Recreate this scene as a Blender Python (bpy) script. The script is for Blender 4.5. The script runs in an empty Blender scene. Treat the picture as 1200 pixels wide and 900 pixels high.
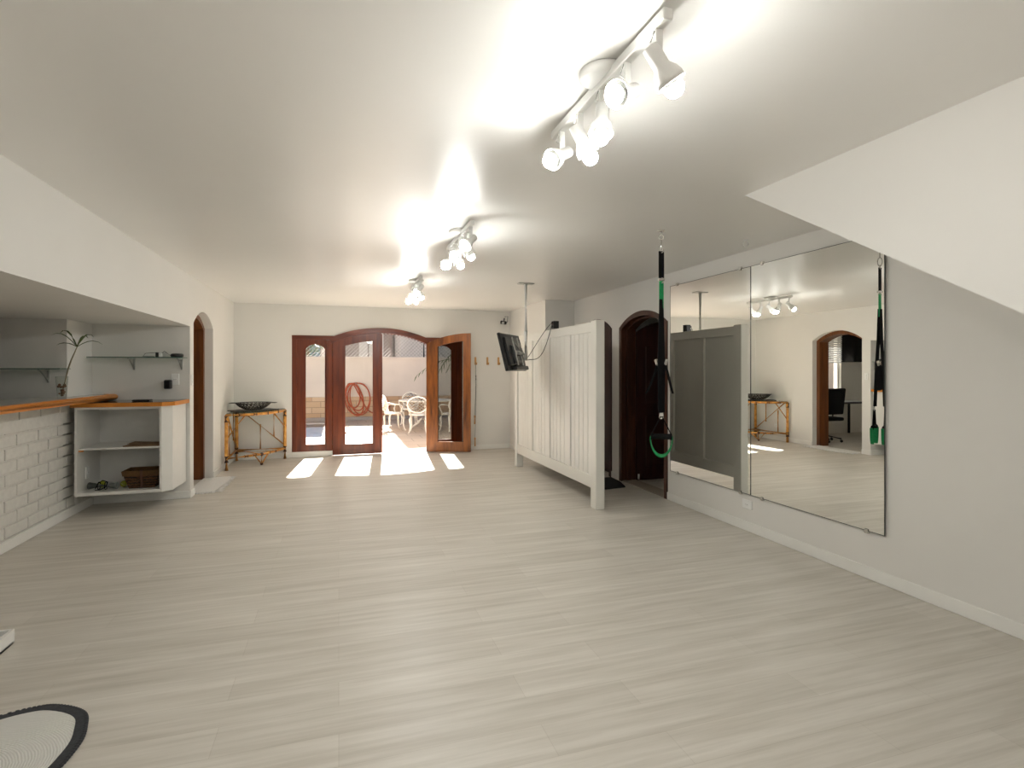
import bpy, bmesh, math, random
from mathutils import Vector, Matrix
random.seed(7)
SC = bpy.context.scene
COL = SC.collection
PI = math.pi

# ------------------------------------------------------------------ camera, sky, sun, exposure
F_PX, HORIZON, EYE = 640.0, 433.0, 1.45
YAW = math.atan(203 / 640)
cam_data = bpy.data.cameras.new('camera')
cam = bpy.data.objects.new('camera', cam_data)
COL.objects.link(cam)
cam.location = (0, 0, EYE)
cam.rotation_euler = (PI / 2, 0, -YAW)
cam_data.sensor_width = 36
cam_data.lens = 36 * F_PX / 1200
cam_data.shift_y = -(450 - HORIZON) / 1200
cam_data.clip_start = 0.05
SC.camera = cam

SC.view_settings.view_transform = 'Standard'
SC.view_settings.look = 'None'
SC.view_settings.gamma = 1
SC.view_settings.use_curve_mapping = False
SC.view_settings.exposure = 0.55

SKY = 0.11
SUN = 20.0
BULB = 168.0
world = bpy.data.worlds.new('sky')
SC.world = world
world.use_nodes = True
wn = world.node_tree
wn.nodes.clear()
sky = wn.nodes.new('ShaderNodeTexSky')
sky.sky_type = 'NISHITA'
sky.sun_disc = False
sky.sun_elevation = math.radians(45)
sky.sun_rotation = math.radians(5)
sky.dust_density = 6.0
sky.ozone_density = 0.3
bgn = wn.nodes.new('ShaderNodeBackground')
bgn.inputs['Strength'].default_value = SKY
wo = wn.nodes.new('ShaderNodeOutputWorld')
wn.links.new(sky.outputs[0], bgn.inputs[0])
wn.links.new(bgn.outputs[0], wo.inputs[0])

sun_l = bpy.data.lights.new('sun', 'SUN')
sun_l.energy = SUN
sun_l.angle = 0.009
sun_l.color = (1.0, 0.965, 0.92)
sun = bpy.data.objects.new('sun', sun_l)
COL.objects.link(sun)
sun.location = (1, 14, 8)
sun.rotation_euler = Vector((-0.085, -1, -1.0)).to_track_quat('-Z', 'Y').to_euler()

# ------------------------------------------------------------------ materials
MATS = {}


def new_mat(name):
    m = bpy.data.materials.new(name)
    m.use_nodes = True
    nt = m.node_tree
    b = nt.nodes['Principled BSDF']
    MATS[name] = m
    return m, nt, b


def c4(c):
    return (c[0], c[1], c[2], 1)


def coords(nt, scale=(1, 1, 1), rot=(0, 0, 0), space='Object'):
    tc = nt.nodes.new('ShaderNodeTexCoord')
    mp = nt.nodes.new('ShaderNodeMapping')
    mp.inputs['Scale'].default_value = scale
    mp.inputs['Rotation'].default_value = rot
    nt.links.new(tc.outputs[space], mp.inputs['Vector'])
    return mp.outputs['Vector']


def noise(nt, vec, scale, detail=4, rough=0.5):
    n = nt.nodes.new('ShaderNodeTexNoise')
    n.inputs['Scale'].default_value = scale
    n.inputs['Detail'].default_value = detail
    n.inputs['Roughness'].default_value = rough
    nt.links.new(vec, n.inputs['Vector'])
    return n.outputs['Fac']


def ramp(nt, fac, stops):
    r = nt.nodes.new('ShaderNodeValToRGB')
    e = r.color_ramp.elements
    while len(e) < len(stops):
        e.new(0.5)
    for k, (p, c) in enumerate(stops):
        e[k].position = p
        e[k].color = c4(c)
    nt.links.new(fac, r.inputs['Fac'])
    return r.outputs['Color']


def bump(nt, b, fac, strength, dist=0.01):
    n = nt.nodes.new('ShaderNodeBump')
    n.inputs['Strength'].default_value = strength
    n.inputs['Distance'].default_value = dist
    nt.links.new(fac, n.inputs['Height'])
    nt.links.new(n.outputs['Normal'], b.inputs['Normal'])


def plain(name, col, rough=0.5, metal=0.0, spec=0.5, var=0.06, scale=12, bmp=0.0):
    m, nt, b = new_mat(name)
    v = coords(nt)
    f = noise(nt, v, scale)
    lo = [max(0, x * (1 - var)) for x in col]
    hi = [min(1, x * (1 + var)) for x in col]
    nt.links.new(ramp(nt, f, [(0.3, lo), (0.7, hi)]), b.inputs['Base Color'])
    b.inputs['Roughness'].default_value = rough
    b.inputs['Metallic'].default_value = metal
    b.inputs['Specular IOR Level'].default_value = spec
    if bmp:
        bump(nt, b, noise(nt, v, scale * 6), bmp)
    return m


def wood(name, dark, light, rough=0.35, scale=(22, 22, 1.6), detail=6, bmp=0.08):
    m, nt, b = new_mat(name)
    v = coords(nt, scale)
    f = noise(nt, v, 1.0, detail, 0.6)
    nt.links.new(ramp(nt, f, [(0.28, dark), (0.72, light)]), b.inputs['Base Color'])
    b.inputs['Roughness'].default_value = rough
    bump(nt, b, f, bmp)
    return m


def glass(name, col=(1, 1, 1), rough=0.0, alpha_mix=0.0):
    """thin sheet glass: clear transmission plus fresnel gloss"""
    m, nt, b = new_mat(name)
    nt.nodes.remove(b)
    out = nt.nodes['Material Output']
    tr = nt.nodes.new('ShaderNodeBsdfTransparent')
    tr.inputs['Color'].default_value = c4(col)
    gl = nt.nodes.new('ShaderNodeBsdfGlossy')
    gl.inputs['Roughness'].default_value = rough
    lw = nt.nodes.new('ShaderNodeLayerWeight')      # same on both faces of the sheet
    lw.inputs['Blend'].default_value = 0.5
    pw = nt.nodes.new('ShaderNodeMath')
    pw.operation = 'POWER'
    pw.inputs[1].default_value = 5.0
    nt.links.new(lw.outputs['Facing'], pw.inputs[0])
    fr = nt.nodes.new('ShaderNodeMath')
    fr.operation = 'MULTIPLY_ADD'
    fr.inputs[1].default_value = 0.9
    fr.inputs[2].default_value = 0.015
    nt.links.new(pw.outputs[0], fr.inputs[0])
    mx = nt.nodes.new('ShaderNodeMixShader')
    nt.links.new(fr.outputs[0], mx.inputs[0])
    nt.links.new(tr.outputs[0], mx.inputs[1])
    nt.links.new(gl.outputs[0], mx.inputs[2])
    nt.links.new(mx.outputs[0], out.inputs['Surface'])
    return m


def emit(name, col, strength):
    m, nt, b = new_mat(name)
    b.inputs['Base Color'].default_value = c4((0.9, 0.9, 0.9))
    b.inputs['Emission Color'].default_value = c4(col)
    b.inputs['Emission Strength'].default_value = strength
    return m


WALL = plain('wall_paint', (0.82, 0.803, 0.762), 0.55, var=0.015, scale=1.5, bmp=0.02)
CEIL = plain('ceiling_paint', (0.86, 0.845, 0.812), 0.34, spec=0.7, var=0.012, scale=1.2)
WALL_SATIN = plain('satin_white_paint', (0.80, 0.78, 0.72), 0.38, var=0.02, scale=3)
SKIRT = plain('white_skirting', (0.90, 0.89, 0.85), 0.35, var=0.02, scale=5)
BRICKW = plain('painted_brick', (0.76, 0.74, 0.69), 0.6, var=0.05, scale=18, bmp=0.15)

# plank floor: rows across the room, grain along the plank
FLOOR, nt, b = new_mat('plank_floor')
v = coords(nt)
br = nt.nodes.new('ShaderNodeTexBrick')
br.inputs['Scale'].default_value = 1
br.inputs['Brick Width'].default_value = 1.25
br.inputs['Row Height'].default_value = 0.19
br.inputs['Mortar Size'].default_value = 0.0012
br.inputs['Mortar Smooth'].default_value = 0.4
br.inputs['Color1'].default_value = c4((0.645, 0.61, 0.55))
br.inputs['Color2'].default_value = c4((0.70, 0.665, 0.605))
br.inputs['Mortar'].default_value = c4((0.55, 0.51, 0.45))
br.offset = 0.37
nt.links.new(v, br.inputs['Vector'])
g1 = noise(nt, coords(nt, (1.5, 30, 1)), 1.0, 8, 0.62)
g2 = noise(nt, coords(nt, (0.9, 11, 1)), 1.0, 4, 0.5)
gr = ramp(nt, g1, [(0.30, (0.86, 0.85, 0.825)), (0.62, (1.04, 1.04, 1.04))])
gr2 = ramp(nt, g2, [(0.35, (0.90, 0.89, 0.87)), (0.65, (1.03, 1.03, 1.03))])
mx = nt.nodes.new('ShaderNodeMixRGB')
mx.blend_type = 'MULTIPLY'
mx.inputs[0].default_value = 1
nt.links.new(br.outputs['Color'], mx.inputs[1])
nt.links.new(gr, mx.inputs[2])
mx2 = nt.nodes.new('ShaderNodeMixRGB')
mx2.blend_type = 'MULTIPLY'
mx2.inputs[0].default_value = 1
nt.links.new(mx.outputs[0], mx2.inputs[1])
nt.links.new(gr2, mx2.inputs[2])
nt.links.new(mx2.outputs[0], b.inputs['Base Color'])
b.inputs['Roughness'].default_value = 0.38
b.inputs['Specular IOR Level'].default_value = 0.38
bump(nt, b, g1, 0.05, 0.004)

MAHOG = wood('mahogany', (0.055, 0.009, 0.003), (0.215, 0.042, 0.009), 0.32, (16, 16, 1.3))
MAHOG_H = wood('mahogany_head', (0.055, 0.009, 0.003), (0.215, 0.042, 0.009), 0.32, (1.3, 16, 16))
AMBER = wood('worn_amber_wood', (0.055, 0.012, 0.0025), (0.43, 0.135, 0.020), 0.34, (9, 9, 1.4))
DARKWOOD = wood('dark_door_wood', (0.018, 0.004, 0.003), (0.055, 0.012, 0.007), 0.5, (18, 18, 1.5))
MIDWOOD = wood('dark_frame_wood', (0.03, 0.009, 0.005), (0.095, 0.028, 0.012), 0.42, (18, 18, 1.5))
DOORWOOD = wood('brown_frame_wood', (0.085, 0.024, 0.006), (0.23, 0.075, 0.017), 0.38, (18, 18, 1.5))
EDGE = wood('orange_counter_edge', (0.58, 0.20, 0.022), (0.72, 0.27, 0.036), 0.35, (14, 1.5, 14))
HOOKW = wood('beech_hook', (0.50, 0.26, 0.08), (0.70, 0.40, 0.15), 0.4, (30, 30, 6))
CARD = plain('brown_cardboard', (0.17, 0.095, 0.042), 0.7)
WHITE = plain('white_lacquer', (0.80, 0.79, 0.75), 0.35, var=0.015)
LAMPW = plain('white_lamp_metal', (0.84, 0.84, 0.81), 0.3, var=0.01)
PLASTIC = plain('white_plastic', (0.90, 0.90, 0.88), 0.3, var=0.01)
BLACK = plain('black_plastic', (0.012, 0.012, 0.013), 0.35, var=0.1)
BLACKC = plain('black_webbing', (0.006, 0.006, 0.007), 0.9, spec=0.2, var=0.2, scale=150, bmp=0.3)
FOAM = plain('black_foam', (0.008, 0.008, 0.008), 0.9, spec=0.2, var=0.2, scale=60, bmp=0.2)
GREEN = plain('green_webbing', (0.0, 0.30, 0.09), 0.6, var=0.12, scale=60)
STEEL = plain('bright_steel', (0.70, 0.69, 0.66), 0.22, 1.0, var=0.04)
GREYM = plain('grey_metal', (0.50, 0.50, 0.48), 0.35, 0.6, var=0.04)
SCREEN = plain('dark_screen', (0.006, 0.006, 0.007), 0.08, var=0.05)
GRANITE, nt, b = new_mat('speckled_granite')
f = noise(nt, coords(nt), 140, 2, 0.8)
nt.links.new(ramp(nt, f, [(0.36, (0.10, 0.095, 0.085)), (0.5, (0.46, 0.44, 0.40)), (0.66, (0.72, 0.70, 0.66))]), b.inputs['Base Color'])
b.inputs['Roughness'].default_value = 0.12
BLKSTONE = plain('black_stone', (0.02, 0.02, 0.02), 0.1, var=0.3, scale=90)
GLASS = glass('clear_glass', (0.97, 0.98, 0.97))
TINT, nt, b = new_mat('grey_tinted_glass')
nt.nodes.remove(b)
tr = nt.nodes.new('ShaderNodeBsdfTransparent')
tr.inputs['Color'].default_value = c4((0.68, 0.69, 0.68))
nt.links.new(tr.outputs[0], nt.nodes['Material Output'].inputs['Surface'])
SHELFG = glass('green_shelf_glass', (0.70, 0.80, 0.76))
GEDGE = plain('green_glass_edge', (0.10, 0.17, 0.145), 0.15, var=0.05)
MIRROR, nt, b = new_mat('mirror_silver')
b.inputs['Base Color'].default_value = c4((0.90, 0.91, 0.885))
b.inputs['Metallic'].default_value = 1
b.inputs['Roughness'].default_value = 0.0
MEDGE = plain('mirror_edge', (0.05, 0.055, 0.05), 0.3)
BAMBOO, nt, b = new_mat('bamboo_cane')
v = coords(nt, (1, 1, 1))
f = noise(nt, v, 14, 4)
nt.links.new(ramp(nt, f, [(0.3, (0.46, 0.18, 0.028)), (0.55, (0.70, 0.32, 0.055)), (0.75, (0.78, 0.44, 0.13))]), b.inputs['Base Color'])
b.inputs['Roughness'].default_value = 0.32
RATTAN = plain('dark_rattan_binding', (0.085, 0.035, 0.018), 0.6, var=0.3, scale=90, bmp=0.4)
BASKET, nt, b = new_mat('woven_basket')
v = coords(nt, (1, 1, 1))
wv = nt.nodes.new('ShaderNodeTexWave')
wv.wave_type = 'BANDS'
wv.bands_direction = 'Z'
wv.inputs['Scale'].default_value = 11
wv.inputs['Distortion'].default_value = 5
wv.inputs['Detail'].default_value = 3
wv.inputs['Detail Scale'].default_value = 3
nt.links.new(v, wv.inputs['Vector'])
nt.links.new(ramp(nt, wv.outputs['Fac'], [(0.1, (0.018, 0.006, 0.001)), (0.8, (0.12, 0.045, 0.007))]), b.inputs['Base Color'])
b.inputs['Roughness'].default_value = 0.6
bump(nt, b, wv.outputs['Fac'], 0.7, 0.02)
LINING = plain('brown_basket_rim', (0.10, 0.047, 0.010), 0.8, var=0.2, scale=40)
BRONZE = plain('dark_bronze_lace', (0.030, 0.024, 0.019), 0.4, 0.3, var=0.4, scale=60, bmp=0.3)
SLATE = plain('dark_slate_board', (0.055, 0.05, 0.045), 0.45, var=0.2, scale=30)
TENNIS = plain('tennis_felt', (0.42, 0.45, 0.05), 0.9, var=0.12, scale=60, bmp=0.2)
MATGREY = plain('grey_exercise_mat', (0.20, 0.22, 0.205), 0.8, var=0.1, scale=40)
LEAF = plain('green_leaf', (0.09, 0.13, 0.035), 0.45, var=0.4, scale=20)
STEMM = plain('pale_stem', (0.26, 0.22, 0.13), 0.6, var=0.2, scale=40)
PEBBLE = plain('brown_pebble', (0.20, 0.10, 0.05), 0.5, var=0.3, scale=50)
RUGW, nt, b = new_mat('white_crochet')
wv = nt.nodes.new('ShaderNodeTexWave')
wv.wave_type = 'RINGS'
wv.rings_direction = 'Z'
wv.inputs['Scale'].default_value = 34
wv.inputs['Distortion'].default_value = 2.5
wv.inputs['Detail'].default_value = 4
nt.links.new(coords(nt, (1, 1.25, 1)), wv.inputs['Vector'])
nt.links.new(ramp(nt, wv.outputs['Fac'], [(0.05, (0.70, 0.69, 0.65)), (0.4, (0.78, 0.77, 0.73))]), b.inputs['Base Color'])
b.inputs['Roughness'].default_value = 0.95
bump(nt, b, wv.outputs['Fac'], 0.4, 0.01)
RUGE = plain('charcoal_yarn', (0.045, 0.047, 0.052), 0.95, var=0.25, scale=80, bmp=0.4)
MATW = plain('white_shag', (0.92, 0.91, 0.88), 0.95, var=0.06, scale=60, bmp=0.6)
BLKMAT = plain('black_doormat', (0.018, 0.018, 0.018), 0.9, var=0.2, scale=60)
TILE = plain('beige_threshold_tile', (0.36, 0.32, 0.26), 0.4, var=0.05)
# outdoors
PATIO, nt, b = new_mat('patio_tile')
br = nt.nodes.new('ShaderNodeTexBrick')
br.inputs['Scale'].default_value = 1
br.inputs['Brick Width'].default_value = 0.5
br.inputs['Row Height'].default_value = 0.5
br.inputs['Mortar Size'].default_value = 0.009
br.inputs['Color1'].default_value = c4((0.52, 0.40, 0.30))
br.inputs['Color2'].default_value = c4((0.58, 0.46, 0.36))
br.inputs['Mortar'].default_value = c4((0.36, 0.28, 0.21))
br.offset = 0.5
nt.links.new(coords(nt), br.inputs['Vector'])
nt.links.new(br.outputs['Color'], b.inputs['Base Color'])
b.inputs['Roughness'].default_value = 0.7
STONE, nt, b = new_mat('tan_stone_blocks')
br = nt.nodes.new('ShaderNodeTexBrick')
br.inputs['Scale'].default_value = 1
br.inputs['Brick Width'].default_value = 0.5
br.inputs['Row Height'].default_value = 0.172
br.inputs['Mortar Size'].default_value = 0.01
br.inputs['Color1'].default_value = c4((0.52, 0.33, 0.19))
br.inputs['Color2'].default_value = c4((0.62, 0.45, 0.30))
br.inputs['Mortar'].default_value = c4((0.36, 0.25, 0.16))
nt.links.new(coords(nt, rot=(PI / 2, 0, 0)), br.inputs['Vector'])
nt.links.new(br.outputs['Color'], b.inputs['Base Color'])
b.inputs['Roughness'].default_value = 0.8
OUTW = plain('outdoor_render', (0.70, 0.62, 0.545), 0.8, var=0.04, scale=2)
HOSE = plain('orange_hose', (0.46, 0.085, 0.025), 0.5, var=0.1)
WATER, nt, b = new_mat('pool_water')
f = noise(nt, coords(nt), 6, 3)
nt.links.new(ramp(nt, f, [(0.3, (0.02, 0.04, 0.075)), (0.7, (0.05, 0.085, 0.14))]), b.inputs['Base Color'])
b.inputs['Roughness'].default_value = 0.15
bump(nt, b, f, 0.2, 0.05)
CHAIRW = plain('white_cast_metal', (0.82, 0.76, 0.66), 0.45, var=0.03)
BLDG = plain('neighbour_render', (0.72, 0.69, 0.66), 0.8, var=0.05, scale=1)
BLDG2 = plain('grey_concrete', (0.36, 0.31, 0.28), 0.8, var=0.1, scale=2)
BLUEG = plain('neighbour_window_glass', (0.20, 0.29, 0.36), 0.1, var=0.1)
NETM = plain('grey_mesh_wire', (0.30, 0.28, 0.26), 0.5, 0.5)
TREEL = plain('tree_leaf', (0.10, 0.16, 0.07), 0.6, var=0.4, scale=4)
BARK = plain('tree_bark', (0.12, 0.08, 0.05), 0.9, var=0.2)
BLIND = plain('white_blind_slat', (0.82, 0.82, 0.82), 0.4, var=0.02)
LIT = emit('lamp_bulb', (1.0, 0.997, 0.958), BULB)


# ------------------------------------------------------------------ mesh helpers (author in world coordinates)
def BM():
    return bmesh.new()


def box(bm, x0, x1, y0, y1, z0, z1, bev=0.0, rot=None, seg=1):
    M = Matrix.Translation(((x0 + x1) / 2, (y0 + y1) / 2, (z0 + z1) / 2))
    if rot is not None:
        M = M @ rot
    M = M @ Matrix.Diagonal((abs(x1 - x0), abs(y1 - y0), abs(z1 - z0), 1))
    r = bmesh.ops.create_cube(bm, size=1, matrix=M)
    if bev:
        es = list({e for vv in r['verts'] for e in vv.link_edges})
        bmesh.ops.bevel(bm, geom=es, offset=bev, segments=seg, affect='EDGES', profile=0.5)
    return bm


def obox(bm, c, sx, sy, sz, M3, bev=0.0):
    """box of given size around c, orientation M3 (3x3)"""
    M = Matrix.Translation(c) @ M3.to_4x4() @ Matrix.Diagonal((sx, sy, sz, 1))
    r = bmesh.ops.create_cube(bm, size=1, matrix=M)
    if bev:
        es = list({e for vv in r['verts'] for e in vv.link_edges})
        bmesh.ops.bevel(bm, geom=es, offset=bev, segments=1, affect='EDGES')
    return bm


def frame_of(d):
    d = Vector(d).normalized()
    up = Vector((0, 0, 1)) if abs(d.z) < 0.95 else Vector((1, 0, 0))
    a = d.cross(up).normalized()
    return a, a.cross(d).normalized(), d


def tube(bm, pts, r, n=8, caps=True, closed=False):
    pts = [Vector(p) for p in pts]
    rs = r if isinstance(r, (list, tuple)) else [r] * len(pts)
    rings = []
    N = len(pts)
    prev = None
    for i, p in enumerate(pts):
        if closed:
            d = pts[(i + 1) % N] - pts[i - 1]
        else:
            d = pts[min(i + 1, N - 1)] - pts[max(i - 1, 0)]
        d.normalize()
        if prev is None:
            a, bb, _ = frame_of(d)
        else:
            a = (prev - d * prev.dot(d))
            if a.length < 1e-5:
                a, bb, _ = frame_of(d)
            a.normalize()
            bb = d.cross(a).normalized()
        prev = a
        rings.append([bm.verts.new(p + (a * math.cos(2 * PI * k / n) + bb * math.sin(2 * PI * k / n)) * rs[i]) for k in range(n)])
    M = N if closed else N - 1
    for i in range(M):
        A, B = rings[i], rings[(i + 1) % N]
        for k in range(n):
            f = bm.faces.new((A[k], A[(k + 1) % n], B[(k + 1) % n], B[k]))
            f.smooth = True
    if caps and not closed:
        bm.faces.new(rings[0][::-1])
        bm.faces.new(rings[-1])
    return bm


def lathe(bm, prof, origin, axis=(0, 0, 1), n=24, smooth=True):
    """prof: list of (radius, distance along axis)"""
    o = Vector(origin)
    a, bb, d = frame_of(axis)
    rings = []
    for (r, t) in prof:
        if r < 1e-6:
            rings.append([bm.verts.new(o + d * t)])
        else:
            rings.append([bm.verts.new(o + d * t + (a * math.cos(2 * PI * k / n) + bb * math.sin(2 * PI * k / n)) * r) for k in range(n)])
    for A, B in zip(rings, rings[1:]):
        if len(A) == 1 and len(B) == 1:
            continue
        for k in range(n):
            k2 = (k + 1) % n
            if len(A) == 1:
                f = bm.faces.new((A[0], B[k2], B[k]))
            elif len(B) == 1:
                f = bm.faces.new((A[k], A[k2], B[0]))
            else:
                f = bm.faces.new((A[k], A[k2], B[k2], B[k]))
            f.smooth = smooth
    return bm


def sphere(bm, c, r, sub=2, sc=(1, 1, 1)):
    M = Matrix.Translation(c) @ Matrix.Diagonal((r * sc[0], r * sc[1], r * sc[2], 1))
    rr = bmesh.ops.create_icosphere(bm, subdivisions=sub, radius=1, matrix=M)
    for vv in rr['verts']:
        for f in vv.link_faces:
            f.smooth = True
    return bm


def prism(bm, pts, off):
    """closed solid: polygon pts (3-D, planar) extruded by vector off"""
    off = Vector(off)
    a = [bm.verts.new(Vector(p)) for p in pts]
    bb = [bm.verts.new(Vector(p) + off) for p in pts]
    bm.faces.new(a)
    bm.faces.new(bb[::-1])
    n = len(a)
    for i in range(n):
        bm.faces.new((a[i], bb[i], bb[(i + 1) % n], a[(i + 1) % n]))
    return bm


def band(bm, outer, inner, off):
    """solid strip between two polylines of equal length, extruded by off"""
    off = Vector(off)
    O0 = [bm.verts.new(Vector(p)) for p in outer]
    I0 = [bm.verts.new(Vector(p)) for p in inner]
    O1 = [bm.verts.new(Vector(p) + off) for p in outer]
    I1 = [bm.verts.new(Vector(p) + off) for p in inner]
    for i in range(len(outer) - 1):
        bm.faces.new((O0[i], O0[i + 1], I0[i + 1], I0[i]))
        bm.faces.new((O1[i + 1], O1[i], I1[i], I1[i + 1]))
        bm.faces.new((O0[i + 1], O0[i], O1[i], O1[i + 1]))
        bm.faces.new((I0[i], I0[i + 1], I1[i + 1], I1[i]))
    bm.faces.new((O0[0], I0[0], I1[0], O1[0]))
    bm.faces.new((O0[-1], O1[-1], I1[-1], I0[-1]))
    return bm


def strap(bm, pts, w, t, wdir):
    """flat webbing along pts, width along wdir"""
    wd = Vector(wdir).normalized()
    pts = [Vector(p) for p in pts]
    rings = []
    for i, p in enumerate(pts):
        d = (pts[min(i + 1, len(pts) - 1)] - pts[max(i - 1, 0)]).normalized()
        nn = d.cross(wd).normalized()
        rings.append([bm.verts.new(p + wd * sx * w / 2 + nn * sn * t / 2) for sx, sn in ((-1, -1), (1, -1), (1, 1), (-1, 1))])
    for A, B in zip(rings, rings[1:]):
        for k in range(4):
            bm.faces.new((A[k], A[(k + 1) % 4], B[(k + 1) % 4], B[k]))
    bm.faces.new(rings[0][::-1])
    bm.faces.new(rings[-1])
    return bm


WORLD = {}


def wm(o):
    M = o.matrix_basis.copy()
    p = o.parent
    while p:
        M = p.matrix_basis @ M
        p = p.parent
    return M


def obj(name, bm, mat, parent=None, loc=None, label=None):
    me = bpy.data.meshes.new(name)
    o = bpy.data.objects.new(name, me)
    COL.objects.link(o)
    if parent is not None:
        o.parent = parent
    elif loc is not None:
        o.location = loc
    bmesh.ops.recalc_face_normals(bm, faces=bm.faces[:])
    bm.transform(wm(o).inverted())
    bm.to_mesh(me)
    bm.free()
    me.materials.append(mat)
    if label:
        o['label'] = label
    return o


def tag(o, label, cat, group=None, kind=None):
    o['label'] = label
    o['category'] = cat
    if group:
        o['group'] = group
    if kind:
        o['kind'] = kind
    return o


def thing(name, label, cat, loc, rz=0, group=None):
    o = bpy.data.objects.new(name, None)
    COL.objects.link(o)
    o.empty_display_size = 0.1
    o.location = loc
    o.rotation_euler = (0, 0, rz)
    return tag(o, label, cat, group)


def struct(name, bm, mat, label=None, cat=None):
    o = obj(name, bm, mat)
    o['kind'] = 'structure'
    if label:
        o['label'] = label
    if cat:
        o['category'] = cat
    return o


def copy_tree(o, parent=None):
    c = o.copy()
    COL.objects.link(c)
    if parent:
        c.parent = parent
    for ch in list(o.children):
        copy_tree(ch, c)
    return c


def arch(a0, a1, spring, apex, n=20):
    """points (a, z) of a segmental arch from a0 to a1"""
    w = abs(a1 - a0) / 2
    h = apex - spring
    R = (w * w + h * h) / (2 * h)
    cz = apex - R
    c = (a0 + a1) / 2
    t0 = math.asin(w / R)
    s = 1 if a1 > a0 else -1
    return [(c + s * R * math.sin(-t0 + 2 * t0 * k / n), cz + R * math.cos(-t0 + 2 * t0 * k / n)) for k in range(n + 1)]


# ------------------------------------------------------------------ the room shell
CZ = 2.52           # ceiling
XL, XR = -1.6, 3.505
YB = 9.65
XB = -2.53          # brick bar front
bm = BM(); box(bm, -5.3, 5.5, -3, 9.85, -0.2, 0)
struct('floor', bm, FLOOR, 'pale grey wood plank floor of the room', 'floor')
bm = BM(); box(bm, -5.3, 5.5, -3.2, 10.16, CZ, CZ + 0.2)
struct('ceiling', bm, CEIL, 'glossy white painted ceiling', 'ceiling')

# back wall with the notch of the french doors
FX0, FX1, AX0, AX1 = -0.735, 2.12, -0.13, 1.515
pts = [(XL - 0.0, 0), (FX0, 0), (FX0, 2.01), (AX0 + 0.02, 2.01)]
pts += [(a, z) for a, z in arch(AX0 + 0.02, AX1 - 0.02, 2.0, 2.15)]
pts += [(AX1 - 0.02, 2.01), (FX1, 2.01), (FX1, 0), (3.7, 0), (3.7, CZ), (XL, CZ)]
bm = BM(); prism(bm, [(x, YB, z) for x, z in pts], (0, 0.2, 0))
struct('wall_back', bm, WALL, 'off-white back wall around the arched french doors', 'wall')

# left wall with the arched doorway
DL0, DL1 = 7.13, 8.16
pts = [(6.97, 0), (DL0, 0)] + arch(DL0, DL1, 1.99, 2.16) + [(DL1, 0), (YB, 0), (YB, CZ), (6.97, CZ)]
bm = BM(); prism(bm, [(XL, y, z) for y, z in pts], (-0.22, 0, 0))
struct('wall_left', bm, WALL, 'off-white left wall with an arched doorway', 'wall')
bm = BM(); box(bm, -5.2, XL, 2.3, 6.97, 1.94, CZ)
struct('ceiling_alcove', bm, WALL, 'deep white dropped soffit over the bar alcove', 'ceiling')
bm = BM(); box(bm, -5.2, XL - 0.22, 6.97, 7.09, 0, CZ)
struct('wall_alcove', bm, WALL, 'short off-white wall behind the corner shelf cabinet', 'wall')
bm = BM(); box(bm, -5.2, XB - 0.002, 6.4, 6.97, 1.135, 1.94)
struct('wall_alcove_side', bm, WALL, 'off-white wall block closing the far end of the bar', 'wall')
bm = BM(); box(bm, -5.2, XL, -3, 2.3, 0, CZ)
struct('wall_left_front', bm, WALL, 'off-white left wall nearest the viewer', 'wall')
bm = BM(); box(bm, -5.4, -5.2, -3, 9.85, -0.2, CZ)
struct('wall_outer_left', bm, WALL, 'far left outer wall', 'wall')

# right wall with two arched doorways
DR0, DR1 = 5.29, 6.385
D20, D21 = 6.60, 7.55
pts = [(-3, 0), (DR0, 0)] + arch(DR0, DR1, 1.99, 2.165) + [(DR1, 0), (D20, 0)] + arch(D20, D21, 2.0, 2.165) + [(D21, 0), (7.83, 0), (7.83, CZ), (-3, CZ)]
bm = BM(); prism(bm, [(XR, y, z) for y, z in pts], (0.2, 0, 0))
struct('wall_right', bm, WALL, 'grey-white right wall that carries the mirrors', 'wall')
bm = BM(); box(bm, 3.02, 3.7, 7.83, YB, 0, CZ)
struct('wall_pier', bm, WALL, 'white pier projecting at the back right corner', 'wall')
bm = BM()
box(bm, -5.4, -1.3, -3.2, -3, -0.2, CZ); box(bm, 2.1, 5.5, -3.2, -3, -0.2, CZ); box(bm, -1.3, 2.1, -3.2, -3, -0.2, 0.85); box(bm, -1.3, 2.1, -3.2, -3, 2.25, CZ)
struct('wall_rear', bm, WALL, 'wall behind the viewer', 'wall')
w2 = BM()  # added window out of view, lets skylight onto the foreground
for x in (-1.3, -0.18, 0.94, 2.06):
    box(w2, x, x + 0.04, -3.13, -3.07, 0.85, 2.25)
for z in (0.85, 2.21):
    box(w2, -1.3, 2.1, -3.13, -3.07, z, z + 0.04)
w2 = struct('window_added', w2, WHITE, 'wide unseen window added behind the viewer to light the foreground', 'window')
bm = BM(); box(bm, -1.27, 2.07, -3.102, -3.098, 0.88, 2.22)
obj('glass_pane', bm, GLASS, w2)
bm = BM(); box(bm, -40, 40, -40, -3.3, -0.6, -0.4)
struct('ground_rear', bm, BLDG2, 'ground behind the house', 'ground')
# sloping stair body above right wall
pts = [(2.767, CZ), (-1.4, 0), (-3, 0), (-3, CZ)]
bm = BM(); prism(bm, [(2.38, y, z) for y, z in pts], (XR - 2.38, 0, 0))
struct('wall_stair', bm, WALL, 'white sloping underside of a staircase at upper right', 'wall')
# dark rooms behind right doors
bm = BM()
box(bm, 5.3, 5.5, 4.7, 8.0, 0, CZ); box(bm, 3.7, 5.3, 4.7, 4.9, 0, CZ); box(bm, 3.7, 5.3, 7.9, 8.0, 0, CZ); box(bm, 3.7, 5.3, 6.47, 6.53, 0, CZ)
struct('wall_closet', bm, WALL, 'walls of the unlit rooms behind the right doors', 'wall')
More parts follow.
